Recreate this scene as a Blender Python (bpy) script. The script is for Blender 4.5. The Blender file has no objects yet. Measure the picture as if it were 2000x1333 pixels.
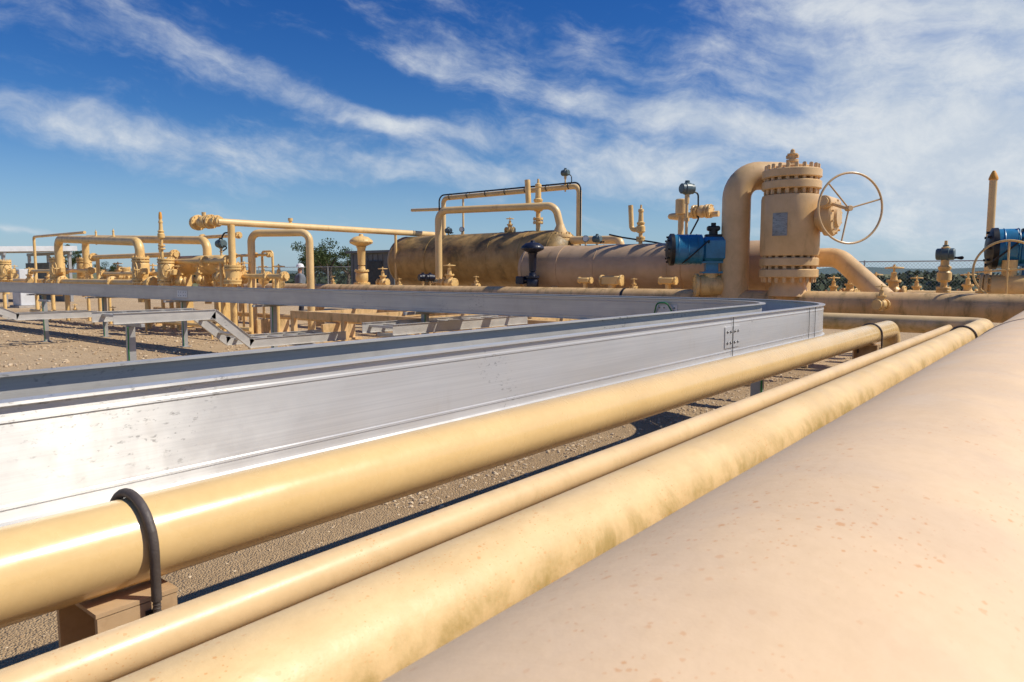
import bpy, math, random
from mathutils import Vector, Matrix, noise as mnoise
random.seed(11)
V=Vector
scene=bpy.context.scene
COL=scene.collection
H=1.5; TH=math.radians(38.66); PIT=math.radians(5.37); FL=1400.0
ct,st,cp,sp=math.cos(TH),math.sin(TH),math.cos(PIT),math.sin(PIT)
# survey: sight line bearing/rise measured from the observer's station (0,0,1.5) to a vertical plane y=const of the plant grid
def P(u,v,y,zz=None):
    xn=(u-1000)/FL; yn=(666.5-v)/FL
    f=cp+yn*sp; z=-sp+yn*cp
    d=V((xn*ct-f*st, xn*st+f*ct, z))
    t=y/d.y
    p=V((0,0,H))+d*t
    if zz is not None: p.z=zz
    return p
def S(u,y):
    p=P(u,535,y); return (-p.x*st+p.y*ct)/FL
# ---------------------------------------------------------------- mesh builder
def basis(a):
    a=V(a).normalized()
    t=V((0,0,1)) if abs(a.z)<.9 else V((1,0,0))
    x=t.cross(a).normalized(); y=a.cross(x).normalized()
    return x,y,a
class MB:
    def __init__(s): s.v=[]; s.f=[]
    def lathe(s,c,axis,prof,seg=32):
        c=V(c); x,y,a=basis(axis); b=len(s.v)
        for (t,r) in prof:
            for i in range(seg):
                an=2*math.pi*i/seg
                s.v.append(c+a*t+(x*math.cos(an)+y*math.sin(an))*max(r,1e-4))
        n=len(prof)
        for k in range(n-1):
            for i in range(seg):
                j=(i+1)%seg
                s.f.append((b+k*seg+i,b+k*seg+j,b+(k+1)*seg+j,b+(k+1)*seg+i))
        s.f.append(tuple(b+i for i in range(seg))[::-1])
        s.f.append(tuple(b+(n-1)*seg+i for i in range(seg)))
        return s
    def cyl(s,p0,p1,r,seg=24,ch=0.0,r1=None):
        p0=V(p0);p1=V(p1);L=(p1-p0).length
        r1=r if r1 is None else r1
        if ch>0: pr=[(0,r-ch),(ch,r),(L-ch,r1),(L,r1-ch)]
        else: pr=[(0,r),(L,r1)]
        return s.lathe(p0,p1-p0,pr,seg)
    def box(s,c,size,rz=0.0,ax=None,bev=0.0):
        c=V(c)
        if ax is None:
            x=V((math.cos(rz),math.sin(rz),0));y=V((-math.sin(rz),math.cos(rz),0));z=V((0,0,1))
        else: x,y,z=ax
        hx,hy,hz=size[0]/2,size[1]/2,size[2]/2
        bv=min(bev,hx*.45,hy*.45,hz*.45)
        b=len(s.v)
        if bv<=0:
            for dz in(-1,1):
                for dx,dy in((-1,-1),(1,-1),(1,1),(-1,1)):
                    s.v.append(c+x*dx*hx+y*dy*hy+z*dz*hz)
            for q in((0,3,2,1),(4,5,6,7),(0,1,5,4),(1,2,6,5),(2,3,7,6),(3,0,4,7)):
                s.f.append(tuple(b+i for i in q))
        else:
            rings=[(-hz,bv),(-hz+bv,0),(hz-bv,0),(hz,bv)]
            for zz,ins in rings:
                a_,b_=hx-ins,hy-ins
                k=bv if ins==0 else bv*.4
                for px,py in((-a_+k,-b_),(a_-k,-b_),(a_,-b_+k),(a_,b_-k),(a_-k,b_),(-a_+k,b_),(-a_,b_-k),(-a_,-b_+k)):
                    s.v.append(c+x*px+y*py+z*zz)
            for k in range(3):
                for i in range(8):
                    j=(i+1)%8
                    s.f.append((b+k*8+i,b+k*8+j,b+(k+1)*8+j,b+(k+1)*8+i))
            s.f.append(tuple(b+i for i in range(8))[::-1]); s.f.append(tuple(b+24+i for i in range(8)))
        return s
    def torus(s,c,axis,R,r,seg=48,rs=10,a0=0,a1=2*math.pi):
        c=V(c);x,y,a=basis(axis);b=len(s.v)
        full=abs(a1-a0-2*math.pi)<1e-4
        n=seg if full else seg+1
        for i in range(n):
            an=a0+(a1-a0)*i/seg; rd=x*math.cos(an)+y*math.sin(an)
            for j in range(rs):
                q=2*math.pi*j/rs
                s.v.append(c+rd*(R+r*math.cos(q))+a*r*math.sin(q))
        for i in range(seg):
            k=(i+1)%n
            for j in range(rs):
                l=(j+1)%rs
                s.f.append((b+i*rs+j,b+k*rs+j,b+k*rs+l,b+i*rs+l))
        return s
    def sphere(s,c,r,seg=20,sc=(1,1,1)):
        b=len(s.v);c=V(c);n=seg//2
        for k in range(n+1):
            ph=-math.pi/2+math.pi*k/n
            for i in range(seg):
                an=2*math.pi*i/seg
                rr=max(math.cos(ph),1e-3)
                s.v.append(c+V((r*sc[0]*rr*math.cos(an),r*sc[1]*rr*math.sin(an),r*sc[2]*math.sin(ph))))
        for k in range(n):
            for i in range(seg):
                j=(i+1)%seg
                s.f.append((b+k*seg+i,b+k*seg+j,b+(k+1)*seg+j,b+(k+1)*seg+i))
        return s
    def tube(s,pts,r,br=0.2,seg=28,n=9,closed_caps=True):
        pts=[V(p) for p in pts]; out=[pts[0]]
        for i in range(1,len(pts)-1):
            p=pts[i]; d1=(p-pts[i-1]); d2=(pts[i+1]-p)
            l1,l2=d1.length,d2.length; d1.normalize(); d2.normalize()
            phi=d1.angle(d2)
            if phi<.01: out.append(p); continue
            t=br*math.tan(phi/2); t=min(t,l1*.49,l2*.49); R=t/math.tan(phi/2)
            cdir=(d2-d1).normalized(); c=p+cdir*(R/math.cos(phi/2))
            va=(p-d1*t)-c; axis=d1.cross(d2).normalized()
            for k in range(n+1):
                out.append(c+Matrix.Rotation(phi*k/n,3,axis)@va)
        out.append(pts[-1])
        b=len(s.v); t0=(out[1]-out[0]).normalized(); x,y,_=basis(t0)
        m=len(out); prev=t0
        for i,p in enumerate(out):
            if i==0: t=t0
            elif i==m-1: t=(out[-1]-out[-2]).normalized()
            else: t=((out[i+1]-p).normalized()+(p-out[i-1]).normalized()).normalized()
            q=prev.rotation_difference(t); x=q@x; y=q@y; prev=t
            rr=r(i/(m-1)) if callable(r) else r
            for k in range(seg):
                an=2*math.pi*k/seg
                s.v.append(p+(x*math.cos(an)+y*math.sin(an))*rr)
        for i in range(m-1):
            for k in range(seg):
                l=(k+1)%seg
                s.f.append((b+i*seg+k,b+i*seg+l,b+(i+1)*seg+l,b+(i+1)*seg+k))
        s.f.append(tuple(b+k for k in range(seg))[::-1]); s.f.append(tuple(b+(m-1)*seg+k for k in range(seg)))
        return s
    def bolts(s,c,axis,R,n,br,L,off=0.0):
        c=V(c);x,y,a=basis(axis)
        for i in range(n):
            an=2*math.pi*(i+.5)/n
            p=c+(x*math.cos(an)+y*math.sin(an))*R
            s.lathe(p-a*L/2,a,[(0,br*.7),(L*.02,br*.7),(L*.021,br),(L*.979,br),(L*.98,br*.7),(L,br*.7)],6)
        return s
    def flange(s,c,axis,r,t,n=12,seg=40,stud=1.7):
        a=V(axis).normalized(); c=V(c)
        s.lathe(c-a*t/2,a,[(0,r*.97),(t*.08,r),(t*.92,r),(t,r*.97)],seg)
        s.bolts(c,axis,r*.85,n,r*.075,t*stud)
        return s
    def flange_pair(s,c,axis,r,t,n=12,seg=40,gap=.25):
        a=V(axis).normalized(); c=V(c)
        for k in(-1,1):
            s.lathe(c+a*(k*(t/2+gap*t/2))-a*t/2,a,[(0,r*.96),(t*.1,r),(t*.9,r),(t,r*.96)],seg)
        s.cyl(c-a*gap*t,c+a*gap*t,r*.7,seg)
        s.bolts(c,axis,r*.86,n,r*.07,t*(2+gap)+r*.36)
        return s
    def wheel(s,c,axis,R,r,spokes=3,a0=0.3,hub=.12,dish=0.0):
        c=V(c);x,y,a=basis(axis)
        s.torus(c,axis,R,r,56,10)
        for i in range(spokes):
            an=a0+2*math.pi*i/spokes
            s.cyl(c+a*dish,c+(x*math.cos(an)+y*math.sin(an))*(R),r*.75,10)
        s.cyl(c+a*dish-a*R*.1,c+a*dish+a*R*.1,R*hub,20,ch=R*.01)
        return s
    def ob(s,name,mat,parent=None,label=None,loc=None,ang=35):
        me=bpy.data.meshes.new(name)
        o0=V((0,0,0))
        if loc is not None: o0=V(loc)
        elif parent is not None: o0=WL(parent)
        me.from_pydata([tuple(p-o0) for p in s.v],[],s.f)
        me.update()
        me.polygons.foreach_set('use_smooth',[True]*len(me.polygons))
        try: me.set_sharp_from_angle(angle=math.radians(ang))
        except Exception: pass
        me.materials.append(mat)
        o=bpy.data.objects.new(name,me); COL.objects.link(o)
        if parent is not None: o.parent=parent
        elif loc is not None: o.location=loc
        if label: o['label']=label
        return o
def WL(o):
    p=V((0,0,0))
    while o is not None:
        p+=o.location; o=o.parent
    return p
def tag(o,label,cat,group=None):
    o['label']=label;o['category']=cat
    if group:o['group']=group
    return o
def thing(name,label,cat,loc,group=None):
    e=bpy.data.objects.new(name,None);e.empty_display_size=.2;e.location=loc;COL.objects.link(e)
    return tag(e,label,cat,group)
def dup(o,loc,rz=0.0,sc=1.0,label=None):
    n=o.copy();COL.objects.link(n);n.location=loc;n.rotation_euler=(0,0,rz);n.scale=(sc,)*3
    if label:n['label']=label
    def rec(a,b):
        for ch in a.children:
            c=ch.copy();COL.objects.link(c);c.parent=b;rec(ch,c)
    rec(o,n)
    return n
def FP(parent,c,axis,r,t,n=12,seg=28,mat=None):
    return MB().flange_pair(c,axis,r,t,n,seg).ob('flange',mat or M_fyel,parent=parent)
def F1(parent,c,axis,r,t,n=8,seg=24,mat=None):
    return MB().flange(c,axis,r,t,n,seg).ob('flange',mat or M_fyel,parent=parent)
# ---------------------------------------------------------------- materials
class NT:
    def __init__(s,tree): s.t=tree
    def n(s,ty,**k):
        nd=s.t.nodes.new(ty)
        for a,b in k.items(): setattr(nd,a,b)
        return nd
    def l(s,a,b): s.t.links.new(a,b)
    def val(s,sock,x):
        if isinstance(x,(int,float,tuple)): sock.default_value=x
        else: s.l(x,sock)
    def math(s,op,a,b=0.0,c=None,clamp=False):
        nd=s.n('ShaderNodeMath',operation=op,use_clamp=clamp)
        s.val(nd.inputs[0],a); s.val(nd.inputs[1],b)
        if c is not None: s.val(nd.inputs[2],c)
        return nd.outputs[0]
    def mix(s,f,a,b,bt='MIX'):
        nd=s.n('ShaderNodeMix',data_type='RGBA',blend_type=bt)
        s.val(nd.inputs[0],f)
        for i,x in((6,a),(7,b)):
            if isinstance(x,tuple): nd.inputs[i].default_value=(x[0],x[1],x[2],1)
            else: s.l(x,nd.inputs[i])
        return nd.outputs[2]
    def noise(s,vec,scale,detail=4,rough=.55,dist=0):
        nd=s.n('ShaderNodeTexNoise');s.l(vec,nd.inputs['Vector'])
        nd.inputs['Scale'].default_value=scale;nd.inputs['Detail'].default_value=detail
        nd.inputs['Roughness'].default_value=rough;nd.inputs['Distortion'].default_value=dist
        return nd.outputs[0]
    def mapping(s,vec,scale=(1,1,1),loc=(0,0,0),rot=(0,0,0)):
        nd=s.n('ShaderNodeMapping');s.l(vec,nd.inputs[0])
        nd.inputs['Scale'].default_value=scale;nd.inputs['Location'].default_value=loc;nd.inputs['Rotation'].default_value=rot
        return nd.outputs[0]
    def ss(s,x,a,b,lo=0.0,hi=1.0):
        nd=s.n('ShaderNodeMapRange',interpolation_type='SMOOTHSTEP')
        s.val(nd.inputs[0],x);nd.inputs[1].default_value=a;nd.inputs[2].default_value=b
        nd.inputs[3].default_value=lo;nd.inputs[4].default_value=hi
        return nd.outputs[0]
def newmat(name):
    m=bpy.data.materials.new(name);m.use_nodes=True
    nt=NT(m.node_tree);b=m.node_tree.nodes['Principled BSDF']
    tc=nt.n('ShaderNodeTexCoord').outputs['Object']
    return m,nt,b,tc
def paint(name,c,var=.12,rough=.38,specks=0.0,speckscale=38,grime=None,gamt=0.0,gscale=(4,4,4),gedge=(.5,.7),coat=0.0,lowgrime=0.0,bump=.15,metal=0.0,dust=0.0,topgrime=0.0):
    m,nt,b,tc=newmat(name)
    n1=nt.noise(tc,3.0,4,.6)
    dk=(c[0]*(1-var),c[1]*(1-var*1.15),c[2]*(1-var*1.4))
    lt=(min(c[0]*(1+var*.5),.95),min(c[1]*(1+var*.5),.95),min(c[2]*(1+var*.6),.95))
    col=nt.mix(nt.ss(n1,.35,.65),dk,lt)
    n2=nt.noise(tc,60,3,.6)
    col=nt.mix(nt.ss(n2,.3,.75,0,.18),col,(c[0]*.8,c[1]*.75,c[2]*.65))
    if dust:
        dn=nt.noise(nt.mapping(tc,(9,2.5,9)),1.0,6,.7)
        col=nt.mix(nt.ss(dn,.45,.72,0,dust),col,(c[0]*.80,c[1]*.76,c[2]*.66))
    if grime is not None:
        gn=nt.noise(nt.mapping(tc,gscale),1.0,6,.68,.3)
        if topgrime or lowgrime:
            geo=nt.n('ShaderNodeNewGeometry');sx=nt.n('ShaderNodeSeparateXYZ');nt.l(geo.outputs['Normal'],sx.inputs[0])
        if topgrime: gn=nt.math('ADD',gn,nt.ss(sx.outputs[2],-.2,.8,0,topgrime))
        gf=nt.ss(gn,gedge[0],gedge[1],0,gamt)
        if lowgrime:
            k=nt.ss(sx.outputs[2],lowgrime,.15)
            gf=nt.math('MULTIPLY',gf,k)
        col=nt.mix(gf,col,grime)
    if specks>0:
        for (ssc,rmul,gl,amt_) in((speckscale,.38,.50-.1*specks,.55),(speckscale*2.4,.46,.46,.55)):
            vo=nt.n('ShaderNodeTexVoronoi');wv=nt.mapping(tc,(1,.8,1.3),(ssc*.013,0,0));nt.l(wv,vo.inputs['Vector']);vo.inputs['Scale'].default_value=ssc
            sc=nt.n('ShaderNodeSeparateColor');nt.l(vo.outputs['Color'],sc.inputs[0])
            rad=nt.math('MULTIPLY',nt.math('POWER',sc.outputs[0],4.5),rmul)
            dd=nt.math('ADD',vo.outputs['Distance'],nt.math('MULTIPLY',nt.math('SUBTRACT',nt.noise(tc,ssc*3,2),.5),.45))
            sp_=nt.ss(nt.math('SUBTRACT',rad,dd),-.02,.11)
            gate=nt.ss(nt.noise(tc,3.2,3,.7),gl,.60)
            col=nt.mix(nt.math('MULTIPLY',nt.math('MULTIPLY',sp_,gate),amt_),col,(.66,.28,.075))
    nt.l(col,b.inputs['Base Color'])
    nt.l(nt.ss(nt.noise(tc,9,3),.3,.7,rough*.8,min(1,rough*1.25)),b.inputs['Roughness'])
    b.inputs['Coat Weight'].default_value=coat; b.inputs['Coat Roughness'].default_value=.12
    b.inputs['Metallic'].default_value=metal
    if bump>0:
        bp=nt.n('ShaderNodeBump');bp.inputs['Strength'].default_value=bump;bp.inputs['Distance'].default_value=.004
        nt.l(n2,bp.inputs['Height']);nt.l(bp.outputs[0],b.inputs['Normal'])
    return m
PNK=(.82,.595,.37)
M_big=paint('paint_peach_tan',PNK,.045,.5,specks=1.0,speckscale=100,bump=.12,dust=.20)
M_A=paint('paint_yellow_clean',(.80,.56,.25),.05,.27,coat=.35,bump=.03)
M_thin=paint('paint_tan_semi',(.80,.575,.31),.08,.38,specks=.6,speckscale=120,grime=(.42,.30,.12),gamt=.35,gscale=(6,9,6),gedge=(.5,.75),bump=.08)
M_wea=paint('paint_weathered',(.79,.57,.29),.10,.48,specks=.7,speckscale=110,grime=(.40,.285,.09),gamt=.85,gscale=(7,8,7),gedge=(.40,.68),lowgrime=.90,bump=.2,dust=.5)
M_hdr=paint('paint_header',(.70,.47,.23),.15,.48,grime=(.19,.14,.05),gamt=.75,gscale=(7,5,1.6),gedge=(.46,.72),bump=.2)
M_pipe=paint('paint_pipe',(.79,.55,.26),.08,.38,grime=(.34,.20,.07),gamt=.45,gscale=(5,5,2),gedge=(.54,.76),bump=.1)
M_valve=paint('paint_valve',(.74,.50,.25),.09,.40,grime=(.30,.18,.07),gamt=.5,gscale=(4,4,1.5),gedge=(.52,.76),bump=.15)
M_fyel=paint('paint_bright_fitting',(.81,.545,.22),.12,.40,grime=(.36,.18,.06),gamt=.6,gscale=(6,6,3),gedge=(.52,.74),bump=.1)
M_org=paint('paint_orange_tip',(.75,.33,.04),.1,.5)
M_tank1=paint('paint_tank_weathered',(.47,.30,.11),.2,.5,grime=(.075,.06,.026),gamt=.88,gscale=(1.3,1.6,1.0),gedge=(.50,.74),bump=.2,topgrime=.13)
M_tank2=paint('paint_tank_tan',(.56,.385,.23),.1,.5,grime=(.20,.13,.06),gamt=.45,gscale=(1.0,1.4,.5),gedge=(.50,.75),bump=.2)
M_blue=paint('paint_blue_actuator',(.028,.21,.40),.2,.33,grime=(.02,.08,.14),gamt=.4,coat=.25)
M_dblue=paint('paint_dark_blue',(.010,.014,.035),.2,.4)
M_black=paint('black_plastic',(.012,.013,.016),.2,.45)
M_grn=paint('grey_green_head',(.10,.15,.17),.15,.4)
M_ubolt=paint('ubolt_rubber',(.095,.078,.07),.25,.55,bump=.5)
M_rust=paint('paint_support_brown',(.55,.38,.215),.15,.6,grime=(.25,.12,.05),gamt=.6)
M_conc=paint('concrete',(.42,.38,.33),.15,.9,bump=.5)
M_white=paint('white_hat',(.8,.8,.8),.02,.35)
M_green=paint('green_wire',(.02,.20,.05),.1,.4)
M_stn=paint('nameplate_steel',(.33,.33,.33),.2,.4,grime=(.12,.12,.12),gamt=.6,gscale=(12,12,60),gedge=(.5,.6),metal=.5)
M_glass=paint('gauge_face',(.75,.78,.78),.02,.15)
def alum(name,base=.62,rough=.34,aniso=0.0,metal=.85,scuff=.75,dirt_=.25,tint=(1,.985,.96),scs=20):
    m,nt,b,tc=newmat(name)
    T=lambda k:(base*k*tint[0],base*k*tint[1],base*k*tint[2])
    n=nt.noise(nt.mapping(tc,(.7,.7,6)),1.0,4,.6)
    streak=nt.noise(nt.mapping(tc,(1.2,1.2,190)),1.0,3,.6)
    c=nt.mix(nt.ss(n,.3,.7),T(.92),T(1.07))
    c=nt.mix(nt.ss(streak,.35,.7,0,.24),c,T(.66))
    sc=nt.noise(nt.mapping(tc,(scs,scs*1.1,scs*2.2),rot=(.6,.0,.5)),1.0,3,.75)
    gate=nt.ss(nt.noise(tc,1.3,2,.6),.55,.64)
    c=nt.mix(nt.math('MULTIPLY',nt.ss(sc,.56,.70,0,scuff),gate),c,(.14,.135,.13))
    dirt=nt.noise(nt.mapping(tc,(5,5,1.2)),1.0,5,.7)
    c=nt.mix(nt.ss(dirt,.54,.78,0,dirt_),c,(.42,.36,.29))
    nt.l(c,b.inputs['Base Color']);b.inputs['Metallic'].default_value=metal
    nt.l(nt.ss(nt.noise(tc,6,4,.65),.3,.7,rough*.85,rough*1.15),b.inputs['Roughness'])
    if aniso:
        b.inputs['Anisotropic'].default_value=aniso
        tg=nt.n('ShaderNodeCombineXYZ');tg.inputs[0].default_value=.05;tg.inputs[1].default_value=.04;tg.inputs[2].default_value=1
        nt.l(tg.outputs[0],b.inputs['Tangent'])
    bp=nt.n('ShaderNodeBump');bp.inputs['Strength'].default_value=.05;bp.inputs['Distance'].default_value=.001
    nt.l(streak,bp.inputs['Height']);nt.l(bp.outputs[0],b.inputs['Normal'])
    return m
M_al=alum('brushed_aluminium',.70,.39,.93,.42,scuff=.6,dirt_=.3,scs=34)
M_ali=alum('aluminium_dull',.58,.5,0,.5,tint=(1.03,.98,.90))
M_al2=alum('aluminium_floor',.16,.45)
M_galv=alum('galvanised_steel',.42,.5,0,.4,dirt_=.4)
M_bolt=paint('zinc_bolt',(.30,.30,.30),.1,.35,metal=.9)
# ground
def groundmat(name,a,b_,c_,peb=70,near=True):
    m,nt,b,tc=newmat(name)
    n1=nt.noise(tc,.35,4,.6);n2=nt.noise(tc,7,5,.7);n3=nt.noise(tc,90,3,.7)
    col=nt.mix(nt.ss(n1,.35,.65),a,b_)
    col=nt.mix(nt.ss(n2,.42,.70,0,.6),col,c_)
    vo=nt.n('ShaderNodeTexVoronoi');nt.l(tc,vo.inputs['Vector']);vo.inputs['Scale'].default_value=peb
    sc=nt.n('ShaderNodeSeparateColor');nt.l(vo.outputs['Color'],sc.inputs[0])
    col=nt.mix(nt.ss(sc.outputs[0],.3,.95,0,.45),col,(min(b_[0]*1.25,.8),min(b_[1]*1.28,.75),min(b_[2]*1.32,.7)))
    col=nt.mix(nt.ss(vo.outputs['Distance'],.4,.8,0,.35),col,(c_[0]*.5,c_[1]*.48,c_[2]*.45))
    col=nt.mix(nt.ss(n3,.35,.75,0,.35),col,(c_[0]*.6,c_[1]*.57,c_[2]*.55))
    nt.l(col,b.inputs['Base Color']);b.inputs['Roughness'].default_value=.95
    bp=nt.n('ShaderNodeBump');bp.inputs['Strength'].default_value=1.0;bp.inputs['Distance'].default_value=.018
    h=nt.math('SUBTRACT',nt.math('MULTIPLY',n2,1.2),nt.math('MULTIPLY',vo.outputs['Distance'],.7))
    h=nt.math('ADD',h,nt.math('MULTIPLY',n3,.5))
    nt.l(h,bp.inputs['Height']);nt.l(bp.outputs[0],b.inputs['Normal'])
    return m
M_pad=groundmat('gravel_sand',(.55,.38,.21),(.64,.47,.28),(.45,.30,.165))
M_soil=groundmat('sandy_soil',(.46,.305,.158),(.54,.375,.205),(.38,.25,.13),peb=95)
M_field=groundmat('dry_field',(.13,.15,.05),(.21,.19,.09),(.10,.12,.035),peb=3)
def stonemat():
    m,nt,b,tc=newmat('gravel_stone')
    oi=nt.n('ShaderNodeNewGeometry').outputs['Random Per Island']
    col=nt.mix(oi,(.36,.245,.14),(.66,.52,.35))
    nt.l(col,b.inputs['Base Color']);b.inputs['Roughness'].default_value=.9
    return m
M_stone=stonemat()
def leafmat(name,a,b_):
    m,nt,b,tc=newmat(name)
    oi=nt.n('ShaderNodeNewGeometry').outputs['Random Per Island']
    col=nt.mix(oi,a,b_);nt.l(col,b.inputs['Base Color']);b.inputs['Roughness'].default_value=.7
    return m
M_leaf=leafmat('leaf_green',(.03,.055,.012),(.10,.13,.035))
M_leafd=leafmat('leaf_far',(.035,.06,.025),(.09,.12,.05))
M_bark=paint('bark',(.12,.085,.06),.3,.9,bump=.6)
M_hill=paint('far_hill_green',(.10,.16,.17),.2,1.0,bump=0)
M_shirt=paint('grey_work_shirt',(.16,.18,.21),.1,.9)
M_trou=paint('navy_trousers',(.03,.035,.06),.1,.9)
M_skin=paint('skin',(.45,.25,.16),.05,.5)
M_shed=paint('shed_panel',(.13,.14,.145),.1,.6)
M_roof=paint('white_corrugated_roof',(.66,.68,.70),.08,.5)

# ---------------------------------------------------------------- setting
def sheet(name,x0,x1,y0,y1,z,mat,nx=1,ny=1):
    me=bpy.data.meshes.new(name);vs=[];fs=[]
    for j in range(ny+1):
        for i in range(nx+1):
            vs.append((x0+(x1-x0)*i/nx,y0+(y1-y0)*j/ny,z))
    for j in range(ny):
        for i in range(nx):
            a=j*(nx+1)+i;fs.append((a,a+1,a+nx+2,a+nx+1))
    me.from_pydata(vs,[],fs);me.materials.append(mat)
    o=bpy.data.objects.new(name,me);COL.objects.link(o);o['kind']='structure';return o
sheet('ground',-3000,3000,-3000,3000,-.004,M_field)
sheet('gravel_pad',-75,30,-25,34,0,M_pad)
# sandy path under the pipe row, ragged left edge
me=bpy.data.meshes.new('path');vs=[];fs=[]
for j in range(60):
    y=-6+j*.3
    vs+=[(-4.7+.35*mnoise.noise(V((y*.7,1,0)))+.12*mnoise.noise(V((y*3,5,0))),y,.004),(1.6,y,.004)]
    if j: b=2*j;fs.append((b-2,b-1,b+1,b))
me.from_pydata(vs,[],fs);me.materials.append(M_soil);o=bpy.data.objects.new('path',me);COL.objects.link(o);o['kind']='structure'
hm=MB()
n=90
for i in range(n+1):
    a=math.radians(-100+200*i/n)
    dirv=V((math.sin(a-TH),math.cos(a-TH),0))
    hgt=9+12*mnoise.noise(V((i*.11,3,0)))+6*mnoise.noise(V((i*.35,8,0)))
    if i>n*.62: hgt+=7
    p=dirv*1900
    hm.v+= [p+V((0,0,-2)),p*1.03+V((0,0,max(hgt,4)))]
    if i: b=2*i;hm.f.append((b-2,b,b+1,b-1))
h=hm.ob('hills',M_hill);h['kind']='structure'
def stones(areas):
    t=(1+5**.5)/2
    ico=[v.normalized() for v in [V((-1,t,0)),V((1,t,0)),V((-1,-t,0)),V((1,-t,0)),V((0,-1,t)),V((0,1,t)),V((0,-1,-t)),V((0,1,-t)),V((t,0,-1)),V((t,0,1)),V((-t,0,-1)),V((-t,0,1))]]
    F=[(0,11,5),(0,5,1),(0,1,7),(0,7,10),(0,10,11),(1,5,9),(5,11,4),(11,10,2),(10,7,6),(7,1,8),(3,9,4),(3,4,2),(3,2,6),(3,6,8),(3,8,9),(4,9,5),(2,4,11),(6,2,10),(8,6,7),(9,8,1)]
    vs=[];fs=[]
    for (x0,x1,y0,y1,cnt,r0,r1) in areas:
        for k in range(cnt):
            x=random.uniform(x0,x1);y=random.uniform(y0,y1)
            if mnoise.noise(V((x*.9,y*.9,0)))<random.uniform(-.6,.2): continue
            r=r0+(r1-r0)*random.random()**3
            b=len(vs);sx,sy,sz=random.uniform(.8,1.5),random.uniform(.7,1.1),random.uniform(.45,.8);a=random.uniform(0,6.28);ca,sa=math.cos(a),math.sin(a)
            for v in ico:
                q=r*random.uniform(.75,1.15);px,py=v.x*sx*q,v.y*sy*q
                vs.append((x+px*ca-py*sa,y+px*sa+py*ca,v.z*sz*q+r*.2+.003))
            fs+=[(b+i,b+j,b+l) for i,j,l in F]
    me=bpy.data.meshes.new('gravel');me.from_pydata(vs,[],fs);me.materials.append(M_stone)
    o=bpy.data.objects.new('gravel',me);COL.objects.link(o);o['kind']='stuff';o['label']='loose pale limestone gravel scattered on the sandy ground'
stones([(-4.6,-2.2,-1.5,3.0,5000,.0025,.010),(-5,-1.8,3.0,11,16000,.006,.021),(-26,-4.5,-.5,9,12000,.010,.040),(-26,-1,8,14,1500,.012,.04),(-2,3,7.5,14,900,.008,.03)])
# ---------------------------------------------------------------- near pipes
def pipe(name,pts,r,br,mat,label,cat='pipe',seg=32,group=None):
    p0=V(pts[0]);o=MB().tube(pts,r,br,seg).ob(name,mat,loc=p0);return tag(o,label,cat,group)
big=pipe('large_pipe',[(-.15,-3.0,1.0),(-.15,11.9,1.0)],.305,.3,M_big,'large peach tan steel pipe with rust specks along the pipe row',seg=96)
for yy in(3.9,7.05):
    MB().torus((-.15,yy,1.0),(0,1,0),.305,.0045,96,8).ob('weld_bead',M_big,parent=big)
pipe('steel_pipe',[(-1.437,-3,.978),(-1.437,7.6,.978),(-1.437,7.62,.1)],.084,.17,M_A,'glossy clean yellow pipe clamped by a black u bolt',seg=64)
pipe('thin_pipe',[(-1.02,-3,.976),(-1.02,8.6,.976),(-7,8.6,.976)],.034,.1,M_thin,'thin tan pipe lying between two thicker pipes',seg=36)
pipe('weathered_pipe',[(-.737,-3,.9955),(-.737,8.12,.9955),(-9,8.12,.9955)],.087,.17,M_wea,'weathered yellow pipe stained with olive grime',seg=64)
def ubolt(x,y,z,r,br,label,L=.11):
    e=thing('u_bolt',label,'u bolt',(x,y,z-r-.02),'u bolts clamping the pipes')
    m=MB();R=r+br+.001
    arc=[V((x-R*math.cos(a),y,z+R*math.sin(a))) for a in [math.pi*k/16 for k in range(17)]]
    m.tube([V((x-R,y,z-L+.015))]+arc+[V((x+R,y,z-L+.015))],br,.001,16)
    m.ob('sleeve',M_ubolt,parent=e)
    for sx in(-1,1):
        t=MB()
        t.cyl((x+sx*R,y,z-L-.06),(x+sx*R,y,z-L+.02),br*.75,12)
        for k in range(10): t.torus((x+sx*R,y,z-L-.055+k*.007),(0,0,1),br*.75,br*.12,14,6)
        t.ob('threaded_end',M_ubolt,parent=e)
    return e
ubolt(-1.437,.60,.978,.084,.0092,'black sleeved u bolt over the glossy yellow pipe')
ubolt(-1.437,6.75,.978,.084,.0075,'black u bolt near the end of the yellow pipe')
ubolt(-.737,6.55,.9955,.087,.008,'thin black u bolt on the weathered pipe')
def pipestand(x,y,top,w=.30,wide=.14,label='brown painted steel stand carrying the pipe',front=True):
    e=thing('pipe_support',label,'pipe support',(x,y,0),'steel stands under the pipe row')
    hh=top-.012
    m=MB()
    m.box((x,y,hh-.004),(w*.98,wide,.008))
    m.box((x-w*.46,y,hh/2),(.012,wide-.004,hh-.02));m.box((x+w*.46,y,hh/2),(.012,wide-.004,hh-.02));m.box((x,y+wide*.1,hh/2),(w*.90,.010,hh-.02))
    m.ob('post',M_rust,parent=e)
    MB().box((x+w*.46+.0085,y+.02,hh-.05),(.003,.018,.05)).ob('slot',M_black,parent=e)
    MB().box((x,y,.012),(w+.1,wide+.1,.012),bev=.002).ob('base_plate',M_rust,parent=e)
pipestand(-1.46,.575,.898,.20,.15);pipestand(-1.46,6.75,.905,.2)
pipestand(-.8,3.6,.91,.3)
pipestand(-.8,7.35,.91,.5)
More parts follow.
